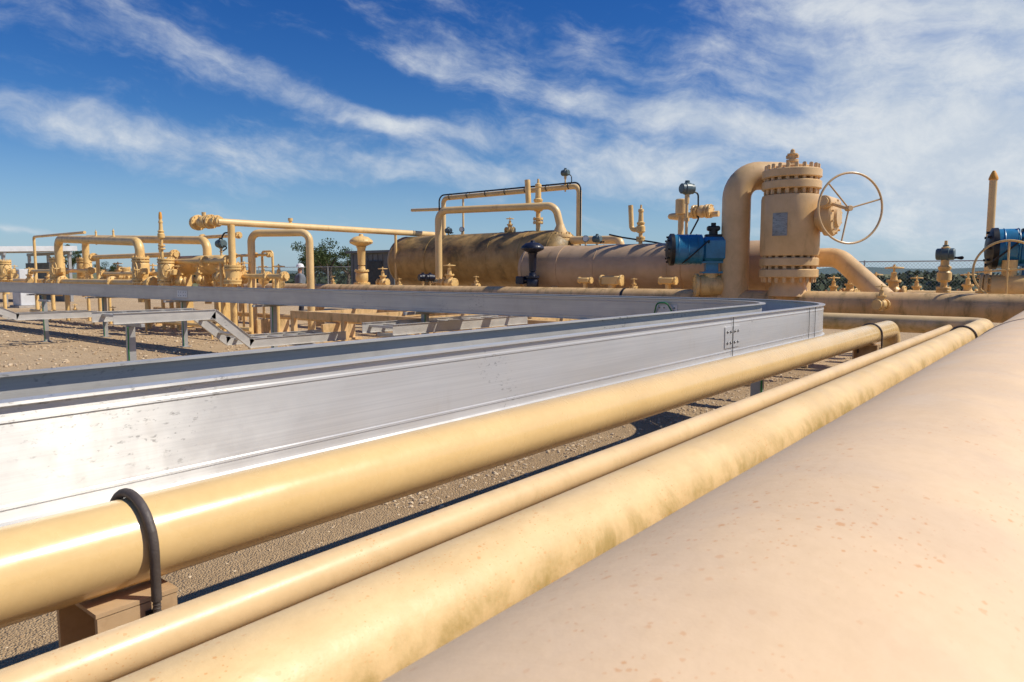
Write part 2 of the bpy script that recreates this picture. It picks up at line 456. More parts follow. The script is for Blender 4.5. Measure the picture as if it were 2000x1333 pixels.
# ---------------------------------------------------------------- big cable tray
ZB=.970;TW=.51
prof=[(0,0),(.020,0),(.020,.006),(.004,.010),(.004,.034),(.007,.037),(.007,.043),(.004,.046),(.004,.216),(.007,.220),(.007,.226),(.004,.230),(.004,.252),(.018,.257),(.018,.264),(-.032,.264),(-.032,.257),(0,.253)]
def sweep2(path,prof,flip=1,z0=ZB):
    m=MB();n=len(prof);k=len(path)
    for i,(x,y) in enumerate(path):
        a=V(path[max(i-1,0)]);b=V(path[min(i+1,k-1)]);t=(b-a).normalized()
        nx,ny=t.y*flip,-t.x*flip
        for (o,z) in prof: m.v.append(V((x+nx*o,y+ny*o,z0+z)))
    for i in range(k-1):
        for j in range(n):
            l=(j+1)%n
            m.f.append((i*n+j,i*n+l,(i+1)*n+l,(i+1)*n+j))
    m.f.append(tuple(range(n)));m.f.append(tuple((k-1)*n+j for j in range(n))[::-1])
    return m
RO=1.28;cx,cy=-1.75-RO,7.55-RO
def tpath(off):
    R=RO-off
    p=[(cx+R,-3+i*1.0) for i in range(9)]+[(cx+R,cy-.02)]
    p+=[(cx+R*math.cos(a),cy+R*math.sin(a)) for a in [math.pi/2*k/28 for k in range(29)]]
    p+=[(-4-i*3,cy+R) for i in range(17)]
    return p
tray=thing('cable_tray','wide bright aluminium cable tray bending round a corner','cable tray',(-2.05,0,ZB))
sweep2(tpath(0),prof,1).ob('side_rail',M_al,parent=tray,ang=20)
sweep2(tpath(TW),prof,-1).ob('side_rail',M_ali,parent=tray,ang=20)
fl=MB();po,pi=tpath(.03),tpath(TW-.03)
for i in range(len(po)):
    fl.v+= [V((*po[i],ZB+.03)),V((*pi[i],ZB+.03))]
    if i:b=2*i;fl.f.append((b-2,b,b+1,b-1))
for k in range(38): fl.box((-1.75-TW/2,-2.9+k*.24,ZB+.045),(TW-.05,.05,.022))
for k in range(5):
    a=math.pi/2*(k+.5)/5
    fl.box((cx+(RO-TW/2)*math.cos(a),cy+(RO-TW/2)*math.sin(a),ZB+.045),(TW-.05,.05,.022),rz=a)
for k in range(90): fl.box((-3.2-k*.3,7.55-TW/2,ZB+.045),(.05,TW-.05,.022))
fl.ob('tray_floor',M_al2,parent=tray)
def splice(cxx,cyy,ax,nrm,L=.24,parent=tray):
    c=V((cxx,cyy,ZB+.13));ax=V(ax);nrm=V(nrm);z=V((0,0,1))
    pl=MB().box(c+nrm*.0075,(L,.0055,.135),ax=(ax,nrm,z),bev=.001).ob('splice_plate',M_al,parent=parent)
    for s_ in(-.36,-.14,.14,.36):
        for q in(-.035,.035):
            b=MB()
            p=c+ax*L*s_+z*q+nrm*.010
            b.lathe(p,nrm,[(0,.010),(.002,.010),(.0021,.007),(.006,.006),(.009,.003)],12)
            b.ob('bolt',M_bolt,parent=pl)
splice(-1.75,4.42,(0,1,0),(1,0,0))
YI=7.55-TW
splice(-3.5,YI,(1,0,0),(0,-1,0));splice(-14.0,YI,(1,0,0),(0,-1,0),.4);splice(-26.0,YI,(1,0,0),(0,-1,0),.4)
for yy in(4.42,6.02,6.18): MB().box((-1.75+.0125,yy,ZB+.13),(.003,.004,.25)).ob('joint_seam',M_black,parent=tray)
g=MB();g.tube([(-3.65,YI-.02,ZB+.06),(-3.6,YI-.05,ZB+.22),(-3.48,YI-.05,ZB+.22),(-3.4,YI-.02,ZB+.07)],.008,.06,10);g.ob('bonding_wire',M_green,parent=tray)
def traypost(x,y,arm=(1,0),L=.75,top=ZB-.002,bot=0.0):
    e=thing('tray_support','galvanised steel post and arm holding up a cable tray','tray support',(x,y,0),'galvanised posts under the cable trays')
    MB().box((x,y,(top-.045)/2+.006),(.085,.085,top-.055),bev=.004).ob('post',M_galv,parent=e)
    MB().box((x,y,top-.024),(L if arm[0] else .045,L if arm[1] else .045,.042),bev=.003).ob('arm',M_galv,parent=e)
    MB().box((x,y,.012),(.2,.2,.012),bev=.003).ob('base_plate',M_galv,parent=e)
    g=MB();g.tube([(x+.05,y-.05,.02),(x+.055,y-.055,top*.6),(x+.05,y-.05,top-.05)],.008,.05,8);g.ob('bonding_wire',M_green,parent=e)
for yy in(-1.5,5.9): traypost(-2.1,yy)
for xx in(-4.6,-7.4,-11.2,-14.4,-18.2,-22,-26): traypost(xx,7.25,(0,1),.8)
traypost(-17.9,5.9,(1,0),.6,.93)
# ---------------------------------------------------------------- lower ladder trays
def ladder(pts,w,side,hh=.13,label='stepped galvanised ladder cable tray dropping to a lower level'):
    pts=[V(p) for p in pts];side=V(side)
    e=thing('ladder_tray',label,'cable tray',pts[0],'narrow ladder cable trays')
    for sgn in(0,1):
        m=MB()
        for a,b in zip(pts[:-1],pts[1:]):
            d=(b-a);L=d.length;d.normalize();up=side.cross(d).normalized()
            if up.z<0:up=-up
            c=(a+b)/2+side*w*sgn
            m.box(c,(L+.03,.004,hh),ax=(d,side,up))
            m.box(c+up*(hh/2+.002),(L+.03,.036,.005),ax=(d,side,up));m.box(c-up*(hh/2+.002),(L+.03,.036,.005),ax=(d,side,up))
        m.ob('side_rail',M_ali,parent=e)
    m=MB()
    for a,b in zip(pts[:-1],pts[1:]):
        d=(b-a);L=d.length;d.normalize();up=side.cross(d).normalized()
        if up.z<0:up=-up
        k=max(int(L/.24),1)
        for i in range(k): m.box(a+d*L*(i+.5)/k+side*w*.5+up*.02,(.05,w-.006,.03),ax=(d,side,up))
    m.ob('rung',M_ali,parent=e)
ladder([(-8.9,3.65,.97),(-8.9,4.89,.97),(-8.9,5.40,.55),(-8.9,7.0,.55)],.6,(-1,0,0),.12)
ladder([(-17.0,3.4,.96),(-17.0,4.4,.96),(-17.0,5.1,.62),(-17.0,6.6,.62)],.5,(-1,0,0),.13)
ladder([(-6.9,6.2,.78),(-6.9,9.0,.78)],.6,(-1,0,0),label='flat galvanised ladder tray passing under the wide tray')
for (x,y,t) in((-9.2,3.95,.90),(-9.2,6.4,.48),(-17.2,3.7,.885),(-7.2,6.5,.70)): traypost(x,y,(1,0),.7,t)
# skid frames below the header
def skid(x0,x1,y0,y1,z,label):
    e=thing('skid_frame',label,'steel frame',((x0+x1)/2,(y0+y1)/2,0),'steel skid frames under the pipework')
    for yy in(y0,y1): MB().box(((x0+x1)/2,yy,z),(x1-x0,.10,.16),bev=.004).ob('beam',M_hdr,parent=e)
    k=max(int((x1-x0)/1.6),1)
    for i in range(k+1):
        xx=x0+.06+(x1-x0-.12)*i/k
        MB().box((xx,(y0+y1)/2,z-.01),(.09,y1-y0-.104,.12),bev=.003).ob('cross_beam',M_hdr,parent=e)
        for yy in(y0,y1): MB().box((xx,yy,(z-.08)/2+.003),(.12,.09,z-.09)).ob('leg',M_hdr,parent=e)
skid(-13.5,-8.2,9.2,11.6,.62,'tan painted steel skid frame standing on the gravel')
skid(-7.6,-3.4,9.4,11.8,.66,'tan painted steel skid frame standing on the gravel')
# ---------------------------------------------------------------- header and tanks
YH=12.5
hd=pipe('header_pipe',[(-23.4,YH,1.0),(4.5,YH,1.0)],.21,.2,M_hdr,'long streaked tan header pipe along the back of the yard',seg=48)
def band(x,w=.05): MB().lathe((x-w/2,YH,1.0),(1,0,0),[(0,.212),(.002,.222),(w-.002,.222),(w,.212)],48).ob('clamp_band',M_black,parent=hd)
band(P(1222,565,YH).x)
for x in(-21,-17,-13,-9,-5.6,-1.6,1.8):
    e=thing('pipe_support','tan steel pedestal carrying the header pipe','pipe support',(x,YH,0),'pedestals under the header pipe')
    MB().box((x,YH,.41),(.16,.2,.79),bev=.008).ob('post',M_hdr,parent=e)
    MB().box((x,YH,.008),(.4,.4,.016),bev=.003).ob('base_plate',M_rust,parent=e)
pipe('steel_pipe',[(-22,10.2,.45),(-3,10.2,.45)],.06,.1,M_hdr,'low tan pipe running close above the gravel',seg=20)
pipe('steel_pipe',[(-20,10.9,.84),(-1.5,10.9,.84)],.05,.1,M_pipe,'small tan pipe running below the header',seg=16)
pipe('steel_pipe',[(-14,11.9,.80),(-2.5,11.9,.80)],.075,.1,M_hdr,'tan pipe running just below the header',seg=20)
for i in range(7):
    x=-21+i*2.6
    m=MB();m.box((x,10.2,.19),(.08,.9,.38),bev=.005);m.box((x,10.2,.02),(.3,1.1,.04));tag(m.ob('pipe_sleeper',M_hdr,loc=(x,10.2,0)),'low steel sleeper holding small pipes','pipe support','low sleepers under small pipes')
def tank(x0,x1,y,z,R,mat,name_label,saddles):
    e=thing('storage_tank',name_label,'tank',((x0+x1)/2,y,0))
    L=x1-x0;hd_=R*.55;pr=[]
    for k in range(13):
        a=math.pi/2*k/12;pr.append((hd_*(1-math.cos(a)),R*math.sin(a)))
    for k in range(1,10): pr.append((hd_+(L-2*hd_)*k/10,R))
    for k in range(12,-1,-1):
        a=math.pi/2*k/12;pr.append((L-hd_*(1-math.cos(a)),R*math.sin(a)))
    MB().lathe((x0,y,z),(1,0,0),pr,96).ob('shell',mat,parent=e,ang=50)
    for xx in(x0+hd_,x0+L*.36,x0+L*.64,x1-hd_): MB().torus((xx,y,z),(1,0,0),R,.008,96,6).ob('weld_seam',mat,parent=e)
    for xs in saddles:
        m=MB()
        m.box((xs,y,(z-R*.75)/2+.02),(.16,R*1.5,z-R*.75),bev=.01)
        m.lathe((xs-.12,y,z),(1,0,0),[(0,R+.012),(.24,R+.012)],64)
        m.ob('saddle',mat,parent=e)
    return e
t1=tank(-16.75,-10.2,15.3,1.88,.74,M_tank1,'weathered olive brown stained horizontal tank with rounded ends',(-15,-11.6))
t2=tank(-10.55,-4.35,13.68,1.60,.53,M_tank2,'plain tan horizontal tank with a rounded end',(-9.4,-6.4))
# ---------------------------------------------------------------- main valve
vx=P(1541,500,YH).x;c0=V((vx,YH,0))
ve=thing('pipeline_valve','huge tan flanged valve with gearbox and large handwheel','valve',(vx,YH,1.2))
m=MB();m.lathe((vx,YH,1.12),(0,0,1),[(0,.33),(.12,.31),(.2,.27),(.30,.27)],48)
m.lathe((vx,YH,1.42),(0,0,1),[(0,.27),(.36,.30),(.361,.34),(.38,.46),(.41,.475),(1.32,.475),(1.38,.46),(1.40,.36),(1.46,.33),(1.78,.30)],64)
m.ob('valve_body',M_valve,parent=ve)
MB().flange_pair((vx,YH,1.60),(0,0,1),.475,.14,20,56,.35).ob('flange',M_valve,parent=ve)
MB().flange_pair((vx,YH,3.06),(0,0,1),.475,.14,20,56,.35).ob('flange',M_valve,parent=ve)
m=MB();m.lathe((vx,YH,3.2),(0,0,1),[(0,.3),(.08,.3),(.10,.26),(.105,.07),(.16,.07),(.165,.10),(.2,.10),(.205,.055),(.27,.055),(.28,.085),(.30,.085),(.31,.04),(.36,.035),(.38,.01)],24)
m.cyl((vx-.1,YH,3.45),(vx+.1,YH,3.45),.03,12)
m.ob('vent_fitting',M_valve,parent=ve)
gz=2.42;gx=vx+.47
gb=MB();gb.lathe((gx-.03,YH,gz),(1,0,0),[(0,.2),(.06,.2),(.065,.24),(.12,.24),(.125,.30),(.25,.31),(.28,.29),(.30,.18),(.34,.16)],40)
gb.cyl((gx+.18,YH-.42,gz+.22),(gx+.18,YH+.2,gz+.22),.10,24,ch=.01)
gb.box((gx+.16,YH-.05,gz+.12),(.2,.4,.3),bev=.03)
gb.cyl((gx+.18,YH-.47,gz+.22),(gx+.18,YH-.42,gz+.22),.07,20)
gb.bolts((gx+.25,YH,gz),(1,0,0),.26,10,.018,.08)
gear=gb.ob('gearbox',M_valve,parent=ve)
wc=P(1661,407,11.93);wax=V((1.1,-1,0)).normalized()
hw=MB();hw.wheel(wc,wax,.535,.017,3,.28,.08,dish=-.04)
hw.tube([wc-wax*.03,V((wc.x-.06,12.15,wc.z)),V((gx+.18,12.2,gz+.22)),V((gx+.18,12.4,gz+.22))],.028,.05,12)
hw.ob('handwheel',M_valve,parent=ve)
m=MB();R=.479;a0=math.radians(-90-2);
for side in(0,1):
    for k in range(9):
        a=a0+math.radians(16)*(k/8-.5)*2*.9
        for z in(2.12,2.49):
            m.v.append(V((vx+(R+.006*side)*math.cos(a),YH+(R+.006*side)*math.sin(a),z)))
for k in range(8):
    b=2*k;m.f.append((b,b+1,b+3,b+2));m.f.append((18+b,18+b+2,18+b+3,18+b+1))
for k in range(8):
    b=2*k;m.f.append((b,b+2,18+b+2,18+b));m.f.append((b+1,18+b+1,18+b+3,b+3))
m.ob('nameplate',M_stn,parent=ve)
rx=P(1437,450,YH).x
pipe('gooseneck_pipe',[(rx,YH,1.05),(rx,YH,3.22),(vx-.12,13.33,3.22),(vx-.12,13.33,1.0)],.245,.40,M_valve,'thick tan pipe curving up over and down behind the valve',seg=48)
pipe('branch_pipe',[(vx-.1,13.33,1.78),(vx+.60,13.25,1.78),(-2.50,12.72,1.08)],.165,.42,M_valve,'tan branch pipe bending down onto the header',seg=40)
# ---------------------------------------------------------------- generic small equipment
def gate_valve(loc,label,cat='valve',mat=None,group='small hand valves'):
    mat=mat or M_fyel
    e=thing('gate_valve',label,cat,loc,group);L=V(loc)
    m=MB();m.lathe(L+V((-.16,0,.16)),(1,0,0),[(0,.07),(.05,.08),(.10,.13),(.22,.13),(.27,.08),(.32,.07)],24)
    m.cyl(L+V((0,0,.2)),L+V((0,0,.36)),.085,20);m.cyl(L+V((0,0,0)),L+V((0,0,.08)),.06,16)
    m.ob('valve_body',mat,parent=e)
    for s_ in(-1,1): MB().flange(L+V((s_*.17,0,.16)),(1,0,0),.13,.04,8,24).ob('flange',mat,parent=e)
    m=MB().flange(L+V((0,0,.37)),(0,0,1),.12,.035,8,24);m.lathe(L+V((0,0,.36)),(0,0,1),[(0,.07),(.12,.045),(.16,.05),(.17,.02),(.3,.018)],16);m.ob('bonnet',mat,parent=e)
    MB().wheel(L+V((0,0,.60)),(0,0,1),.14,.013,4,.3,.16,dish=.02).ob('handwheel',mat,parent=e)
    return e
def vert_valve(loc,label,mat=None,group='vertical flanged valves of the manifold'):
    mat=mat or M_fyel
    e=thing('flanged_valve',label,'valve',loc,group);L=V(loc)
    m=MB();m.lathe(L+V((0,0,-.5)),(0,0,1),[(0,.11),(.61,.11),(.62,.16),(.64,.20),(.68,.22),(1.04,.22),(1.08,.20),(1.10,.14),(1.22,.12)],32)
    m.cyl(L+V((.1,0,.33)),L+V((.36,0,.33)),.07,16);m.box(L+V((.38,0,.34)),(.14,.14,.17),bev=.02)
    m.ob('valve_body',mat,parent=e)
    MB().flange_pair(L+V((0,0,.08)),(0,0,1),.235,.055,12,32,.4).ob('flange',mat,parent=e)
    MB().flange_pair(L+V((0,0,.66)),(0,0,1),.225,.055,12,32,.4).ob('flange',mat,parent=e)
    MB().wheel(L+V((.38,-.22,.38)),(0,-1,0),.19,.014,3,.4,.15,dish=.02).cyl(L+V((.38,-.24,.38)),L+V((.38,0,.38)),.02,10).ob('handwheel',mat,parent=e)
    return e
def transmitter(loc,h,label,mat=None,rz=0,sc=1.0):
    mat=mat or M_grn
    e=thing('transmitter',label,'transmitter',loc,'electronic transmitters on stems');L=V(loc)
    m=MB();m.cyl(L,L+V((0,0,h)),.018*sc,12);m.cyl(L+V((0,0,h*.45)),L+V((0,0,h*.52)),.035*sc,6);m.cyl(L+V((0,0,h*.8)),L+V((0,0,h)),.03*sc,10);m.ob('stem',M_pipe,parent=e)
    m=MB();a=V((math.cos(rz),math.sin(rz),0));c=L+V((0,0,h+.06*sc))
    m.lathe(c-a*.09*sc,a,[(0,.055*sc),(.01*sc,.065*sc),(.05*sc,.065*sc),(.055*sc,.075*sc),(.125*sc,.075*sc),(.13*sc,.065*sc),(.17*sc,.065*sc),(.18*sc,.055*sc)],20)
    m.cyl(c+V((0,0,.05*sc)),c+V((0,0,.10*sc)),.03*sc,10)
    m.ob('housing',mat,parent=e)
    m=MB();m.tube([c+a*.05*sc-V((0,0,.04)),c+a*.16*sc-V((0,0,.08)),c+a*.17*sc-V((0,0,h*.6)),c+a*.06*sc-V((0,0,h*.9))],.011*sc,.08,8);m.ob('cable',M_black,parent=e)
    return e
def gauge(loc,h,label):
    e=thing('pressure_gauge',label,'gauge',loc,'pressure gauges');L=V(loc);n=V((.3,-.95,0)).normalized()
    MB().cyl(L,L+V((0,0,h)),.016,10).cyl(L+V((0,0,h*.4)),L+V((0,0,h*.55)),.03,8).ob('stem',M_pipe,parent=e)
    c=L+V((0,0,h+.06));MB().lathe(c-n*.03,n,[(0,.065),(.005,.075),(.05,.075),(.055,.068)],24).ob('case',M_grn,parent=e)
    MB().lathe(c+n*.0255,n,[(0,.062),(.002,.06)],24).ob('dial',M_glass,parent=e)
def relief(loc,h,label,sc=1.0,horn=True,tip=None):
    e=thing('relief_valve',label,'relief valve',loc,'relief valves on standpipes');L=V(loc)
    m=MB();m.cyl(L,L+V((0,0,h)),.045*sc,16);m.flange(L+V((0,0,h*.25)),(0,0,1),.1*sc,.04*sc,8,20);m.flange(L+V((0,0,h*.33)),(0,0,1),.1*sc,.04*sc,8,20);m.ob('standpipe',M_fyel,parent=e)
    m=MB();m.lathe(L+V((0,0,h*.5)),(0,0,1),[(0,.07*sc),(.03*sc,.10*sc),(.14*sc,.10*sc),(.17*sc,.07*sc),(.2*sc,.09*sc),(.23*sc,.09*sc),(.25*sc,.06*sc),(.45*sc,.05*sc),(.47*sc,.065*sc),(.52*sc,.06*sc),(.54*sc,.025*sc),(.62*sc,.02*sc)],20);m.ob('valve_body',M_fyel,parent=e)
    if horn:
        z=h*.5+.08*sc
        m=MB();m.tube([L+V((0,0,z)),L+V((-.26*sc,.05,z)),L+V((-.30*sc,.06,z+.55*sc))],.055*sc,.1*sc,16);m.ob('outlet_pipe',M_fyel,parent=e)
    if tip:
        m=MB();m.lathe(L+V((0,0,h)),(0,0,1),[(0,.05*sc),(.12*sc,.045*sc),(.2*sc,.03*sc)],12);m.ob('cap',M_org,parent=e)
def actuator(loc,rz,sc,label,cyl_len=.5,boxl=.5):
    e=thing('actuated_valve',label,'valve actuator',loc,'blue pneumatic valve actuators');L=V(loc)
    a=V((math.cos(rz),math.sin(rz),0));n=V((-a.y,a.x,0));z=V((0,0,1))
    c=L+z*.68*sc
    x0=-.05-cyl_len
    m=MB();m.lathe(c+a*x0*sc,a,[(0,.2*sc),(.02*sc,.245*sc),((cyl_len+.06)*sc,.245*sc),((cyl_len+.08)*sc,.2*sc)],48)
    m.box(c+a*(boxl/2)*sc,(boxl*sc,.34*sc,.40*sc),ax=(a,n,z),bev=.06*sc)
    m.lathe(c+a*(boxl-.02)*sc,a,[(0,.19*sc),(.10*sc,.19*sc),(.14*sc,.14*sc)],32)
    for k in range(3): m.torus(c+a*(x0+.08+.15*k)*sc,a,.245*sc,.008*sc,40,6)
    m.ob('cylinder',M_blue,parent=e)
    m=MB();m.lathe(c+a*(x0-.10)*sc,a,[(0,.12*sc),(.03*sc,.21*sc),(.06*sc,.26*sc),(.12*sc,.26*sc),(.125*sc,.2*sc)],48)
    for k in range(8):
        an=2*math.pi*k/8
        q=(n*math.cos(an)+z*math.sin(an))*.2*sc
        m.cyl(c+a*(x0-.10)*sc+q,c+a*(x0-.03)*sc+q,.018*sc,6)
    m.ob('end_cap',M_black,parent=e)
    m=MB();m.box(c+a*.20*sc+z*.22*sc,(.26*sc,.16*sc,.05*sc),ax=(a,n,z),bev=.01);m.cyl(c+a*.2*sc+z*.24*sc,c+a*.2*sc+z*.32*sc,.07*sc,20);m.box(c+a*.2*sc+z*.34*sc,(.20*sc,.13*sc,.08*sc),ax=(a,n,z),bev=.02)
    m.cyl(c+a*.2*sc+z*.37*sc,c+a*.2*sc+z*.43*sc,.04*sc,16)
    m.ob('limit_switch',M_black,parent=e)
    m=MB();m.box(L+a*.18*sc+z*.40*sc,(.2*sc,.18*sc,.17*sc),ax=(a,n,z),bev=.01);m.box(L+a*.18*sc+z*.475*sc,(.36*sc,.26*sc,.03*sc),ax=(a,n,z));m.box(L+a*.18*sc+z*.31*sc,(.32*sc,.26*sc,.03*sc),ax=(a,n,z));m.ob('bracket',M_blue,parent=e)
    m=MB();m.cyl(L+a*.18*sc+z*.12*sc,L+a*.18*sc+z*.3*sc,.12*sc,24);m.lathe(L+a*-.08*sc+z*.1*sc,a,[(0,.1*sc),(.1*sc,.17*sc),(.4*sc,.17*sc),(.5*sc,.1*sc)],32)
    m.ob('valve_body',M_fyel,parent=e)
    F1(e,L+a*-.05*sc+z*.1*sc,a,.19*sc,.05*sc,10,28);F1(e,L+a*.41*sc+z*.1*sc,a,.19*sc,.05*sc,10,28)
    m=MB();m.tube([c+a*.1*sc-n*.17*sc+z*.1*sc,c+a*.1*sc-n*.25*sc+z*.15*sc,c+a*-.2*sc-n*.3*sc-z*.12*sc,c+a*-.3*sc-n*.1*sc-z*.22*sc],.012*sc,.08,8);m.ob('air_hose',M_black,parent=e)
p=P(1366,566,12.2);actuator((p.x,12.2,1.18),math.radians(34),1.10,'blue pneumatic valve actuator with black end cap on the header',.40,.45)
p=P(1975,572,13.3);actuator((p.x,13.3,1.05),math.radians(12),1.22,'blue pneumatic valve actuator with black end cap behind the header',.15,.85)
YL=14.2
a=P(856,412,YL);b=P(1078,408,15.0)
f=MB().tube([(a.x,YL,1.15),(a.x,YL,a.z),(b.x,15.15,a.z+.02),(b.x+.12,15.2,a.z-.5)],.095,.28,24).ob('loop_pipe',M_pipe,loc=(a.x,YL,1.15))
tag(f,'tan overhead loop pipe rising from the header to the tank','pipe')
FP(f,(a.x,YL,1.3),(0,0,1),.19,.05,10,28,M_pipe)
nx=b.x+.12
MB().lathe((nx,15.2,a.z-.72),(0,0,1),[(0,.20),(.04,.20),(.22,.11),(.27,.097)],28).cyl((nx,15.2,2.3),(nx,15.2,a.z-.7),.2,28).ob('nozzle',M_pipe,parent=f)
FP(f,(nx,15.2,a.z-.80),(0,0,1),.30,.075,12,32,M_pipe)
YR=15.9
a=P(866,388,YR);b=P(1131,377,YR)
f=MB().tube([(a.x,YR,2.3),(a.x,YR,a.z),(b.x,YR,a.z),(b.x,YR,.1)],.07,.16,20).ob('loop_pipe',M_pipe,loc=(a.x,YR,2.3))
tag(f,'thin tan loop pipe with black conduit strapped along it','pipe')
MB().tube([(a.x-.1,YR-.08,2.4),(a.x-.1,YR-.08,a.z+.09),(b.x+.1,YR-.08,a.z+.09),(b.x+.1,YR-.08,1.0)],.022,.2,10).ob('conduit',M_black,parent=f)
for k in range(7):
    xx=a.x+.3+(b.x-a.x-.6)*k/6; MB().torus((xx,YR-.02,a.z+.03),(1,0,0),.085,.012,16,6).ob('strap',M_black,parent=f)
a=P(806,409,YR);b=P(866,409,YR);s_=MB().cyl((a.x-.3,YR+.25,a.z),(b.x,YR,b.z),.05,14).ob('pipe_stub',M_pipe,parent=f)
MB().tube([(P(905,470,15.9).x,15.9,2.3),(P(905,470,15.9).x,15.9,a.z+.2)],.03,.1,10).ob('brace',M_pipe,parent=f)
p0=P(1095,468,15.0);p1=P(1212,472,15.0)
pipe('steel_pipe',[(p0.x,15.3,2.35),(p1.x,15.0,2.3),(p1.x,15.0,.6)],.1,.15,M_pipe,'short tan pipe between the two tanks',seg=20)
q=P(1051,446,15.3);relief((q.x,15.3,2.55),1.15,'tall tan relief valve with angled outlet on the tank',1.35)
q=P(1251,472,13.7);relief((q.x,13.7,2.05),.62,'small tan relief valve standing on the tan tank',.95)
q=P(996,447,15.3);m=gate_valve((q.x,15.3,2.56),'small tan valve with handwheel on top of the tank');m.scale=(.7,.7,.7)
q=P(1104,375,15.9);transmitter((q.x,15.9,q.z),.42,'grey transmitter on a stem above the pipe loop',sc=1.2)
q=P(1340,475,13.6);transmitter((q.x,13.6,2.1),1.0,'large grey green transmitter on a tall stem above the tank',sc=1.6,rz=1)
q=P(902,452,15.3);gauge((q.x,15.3,2.58),.12,'round pressure gauge on top of the weathered tank')
q=P(1158,478,14.0);gauge((q.x,13.7,2.1),.12,'round pressure gauge on top of the tan tank')
q=P(1180,478,14.0);transmitter((q.x,13.7,2.1),.1,'blue grey transmitter on top of the tan tank',sc=1.1)
q=P(876,452,15.3);transmitter((q.x,15.3,2.58),.1,'blue grey transmitter on top of the weathered tank',sc=1.1)
pipe('cable_conduit',[(P(1190,470,13.7).x,13.7,2.35),(P(1215,470,13.7).x,13.7,2.28),(P(1280,472,13.7).x,13.7,2.15),(P(1300,476,13.7).x,13.7,2.1)],.018,.2,M_black,'black cable lying across the tank top','cable',10)
q0=P(1306,423,13.9);q1=P(1404,415,13.9)
f=MB().tube([(q0.x,14.6,q0.z),(q0.x,13.9,q0.z),(q1.x,13.9,q0.z)],.06,.12,18).tube([(q0.x+.28,13.9,1.9),(q0.x+.28,13.9,q0.z)],.06,.05,16).cyl((q0.x+.28,13.9,q0.z+.02),(q0.x+.28,13.9,q0.z+.34),.12,20,ch=.02).sphere((q0.x+.73,13.9,q0.z+.06),.13).ob('branch_pipe',M_pipe,loc=(q0.x,13.9,q0.z));tag(f,'tan branch pipe with flanged fittings beside the riser','pipe')
FP(f,(q0.x+.60,13.9,q0.z+.06),(1,0,0),.14,.05,8,24);FP(f,(q0.x+.88,13.9,q0.z+.06),(1,0,0),.14,.05,8,24)
def control_valve(loc,label,mat,body=None,sc=1.0,dome=.22):
    body=body or M_fyel
    e=thing('control_valve',label,'control valve',loc,'diaphragm control valves');L=V(loc)
    m=MB();m.lathe(L,(0,0,1),[(0,.10*sc),(.1*sc,.13*sc),(.22*sc,.13*sc),(.3*sc,.08*sc),(.38*sc,.07*sc)],24);m.flange(L+V((0,0,.02)),(0,0,1),.17*sc,.04*sc,8,24);m.flange(L+V((0,0,.28*sc)),(0,0,1),.15*sc,.04*sc,8,24)
    m.ob('valve_body',body,parent=e)
    m=MB();m.lathe(L+V((0,0,.34*sc)),(0,0,1),[(0,.06*sc),(.05*sc,.04*sc),(.06*sc,.075*sc),(.4*sc,.085*sc),(.44*sc,.11*sc)],20);m.ob('yoke',mat,parent=e)
    m=MB();m.lathe(L+V((0,0,.78*sc)),(0,0,1),[(0,.08*sc),(.06*sc,dome*.9*sc),(.09*sc,dome*sc),(.11*sc,dome*sc),(.14*sc,dome*.93*sc),(.2*sc,dome*.6*sc),(.22*sc,.05*sc),(.26*sc,.04*sc)],32);m.bolts(L+V((0,0,.88*sc)),(0,0,1),dome*.93*sc,14,.012*sc,.07*sc);m.ob('diaphragm',mat,parent=e)
    return e
q=P(1040,560,12.95);cv=control_valve((q.x,12.95,1.12),'near black diaphragm control valve beside the tank',M_dblue,M_dblue,1.08,.24)
MB().box(V((q.x-.25,12.85,1.35)),(.22,.16,.18),bev=.02).cyl((q.x-.15,12.85,1.35),(q.x,12.95,1.35),.04,12).ob('positioner',M_dblue,parent=cv)
q=P(707,556,13.2);control_valve((q.x,13.2,1.2),'tan diaphragm control valve with mushroom shaped top',M_fyel,M_fyel,1.35,.24)
for (u,w) in((1190,1.15),(1300,.8),(1138,.7)):
    q=P(u,552,12.75)
    e=thing('instrument_manifold','tan block manifold with bolted caps beside the header','manifold',(q.x,12.85,1.1),'block manifolds beside the header')
    L=V((q.x,12.85,1.20))
    MB().cyl(L+V((0,0,-.15)),L+V((0,0,.1)),.07*w,16).box(L+V((0,0,.16)),(.36*w,.2,.16*w),bev=.02).ob('block',M_fyel,parent=e)
    F1(e,L+V((-.2*w,0,.16)),(1,0,0),.10*w,.04,6,20);F1(e,L+V((.2*w,0,.16)),(1,0,0),.10*w,.04,6,20)
gv=gate_valve(tuple(P(878,560,13.0,1.1)),'tan gate valve with handwheel beside the header')
for (u,y,s_) in((748,13.0,.85),(930,13.1,.5),(650,13.0,.5),(1238,12.9,.45),(780,12.95,.4)):
    dup(gv,P(u,560,y,1.12),random.uniform(-.5,.5),s_)
for (u,y,s_) in((1660,14.4,.8),(1683,14.8,.7),(1745,14.0,1.0),(1628,14.2,.7),(1890,15.0,.8),(1710,15.2,.8),(1790,15.0,.7)):
    dup(gv,P(u,560,y,1.0),random.uniform(-.5,.5),s_,'tan gate valve behind the header pipe')
for (u) in(826,840):
    q=P(u,545,13.0);transmitter((q.x,13.0,1.2),.12,'dark blue instrument head beside the header',mat=M_dblue,sc=1.3,rz=1.2)
q=P(1722,600,12.18);e=dup(gv,(q.x,12.12,.93),1.2,.62,'small tan valve fitted on the side of the header')
q=P(1843,560,13.8)
relief((q.x,13.8,1.05),.62,'tan flanged standpipe behind the header',1.1,horn=False)
transmitter((q.x,13.8,1.65),.08,'blue grey transmitter on a flanged standpipe',sc=1.5)
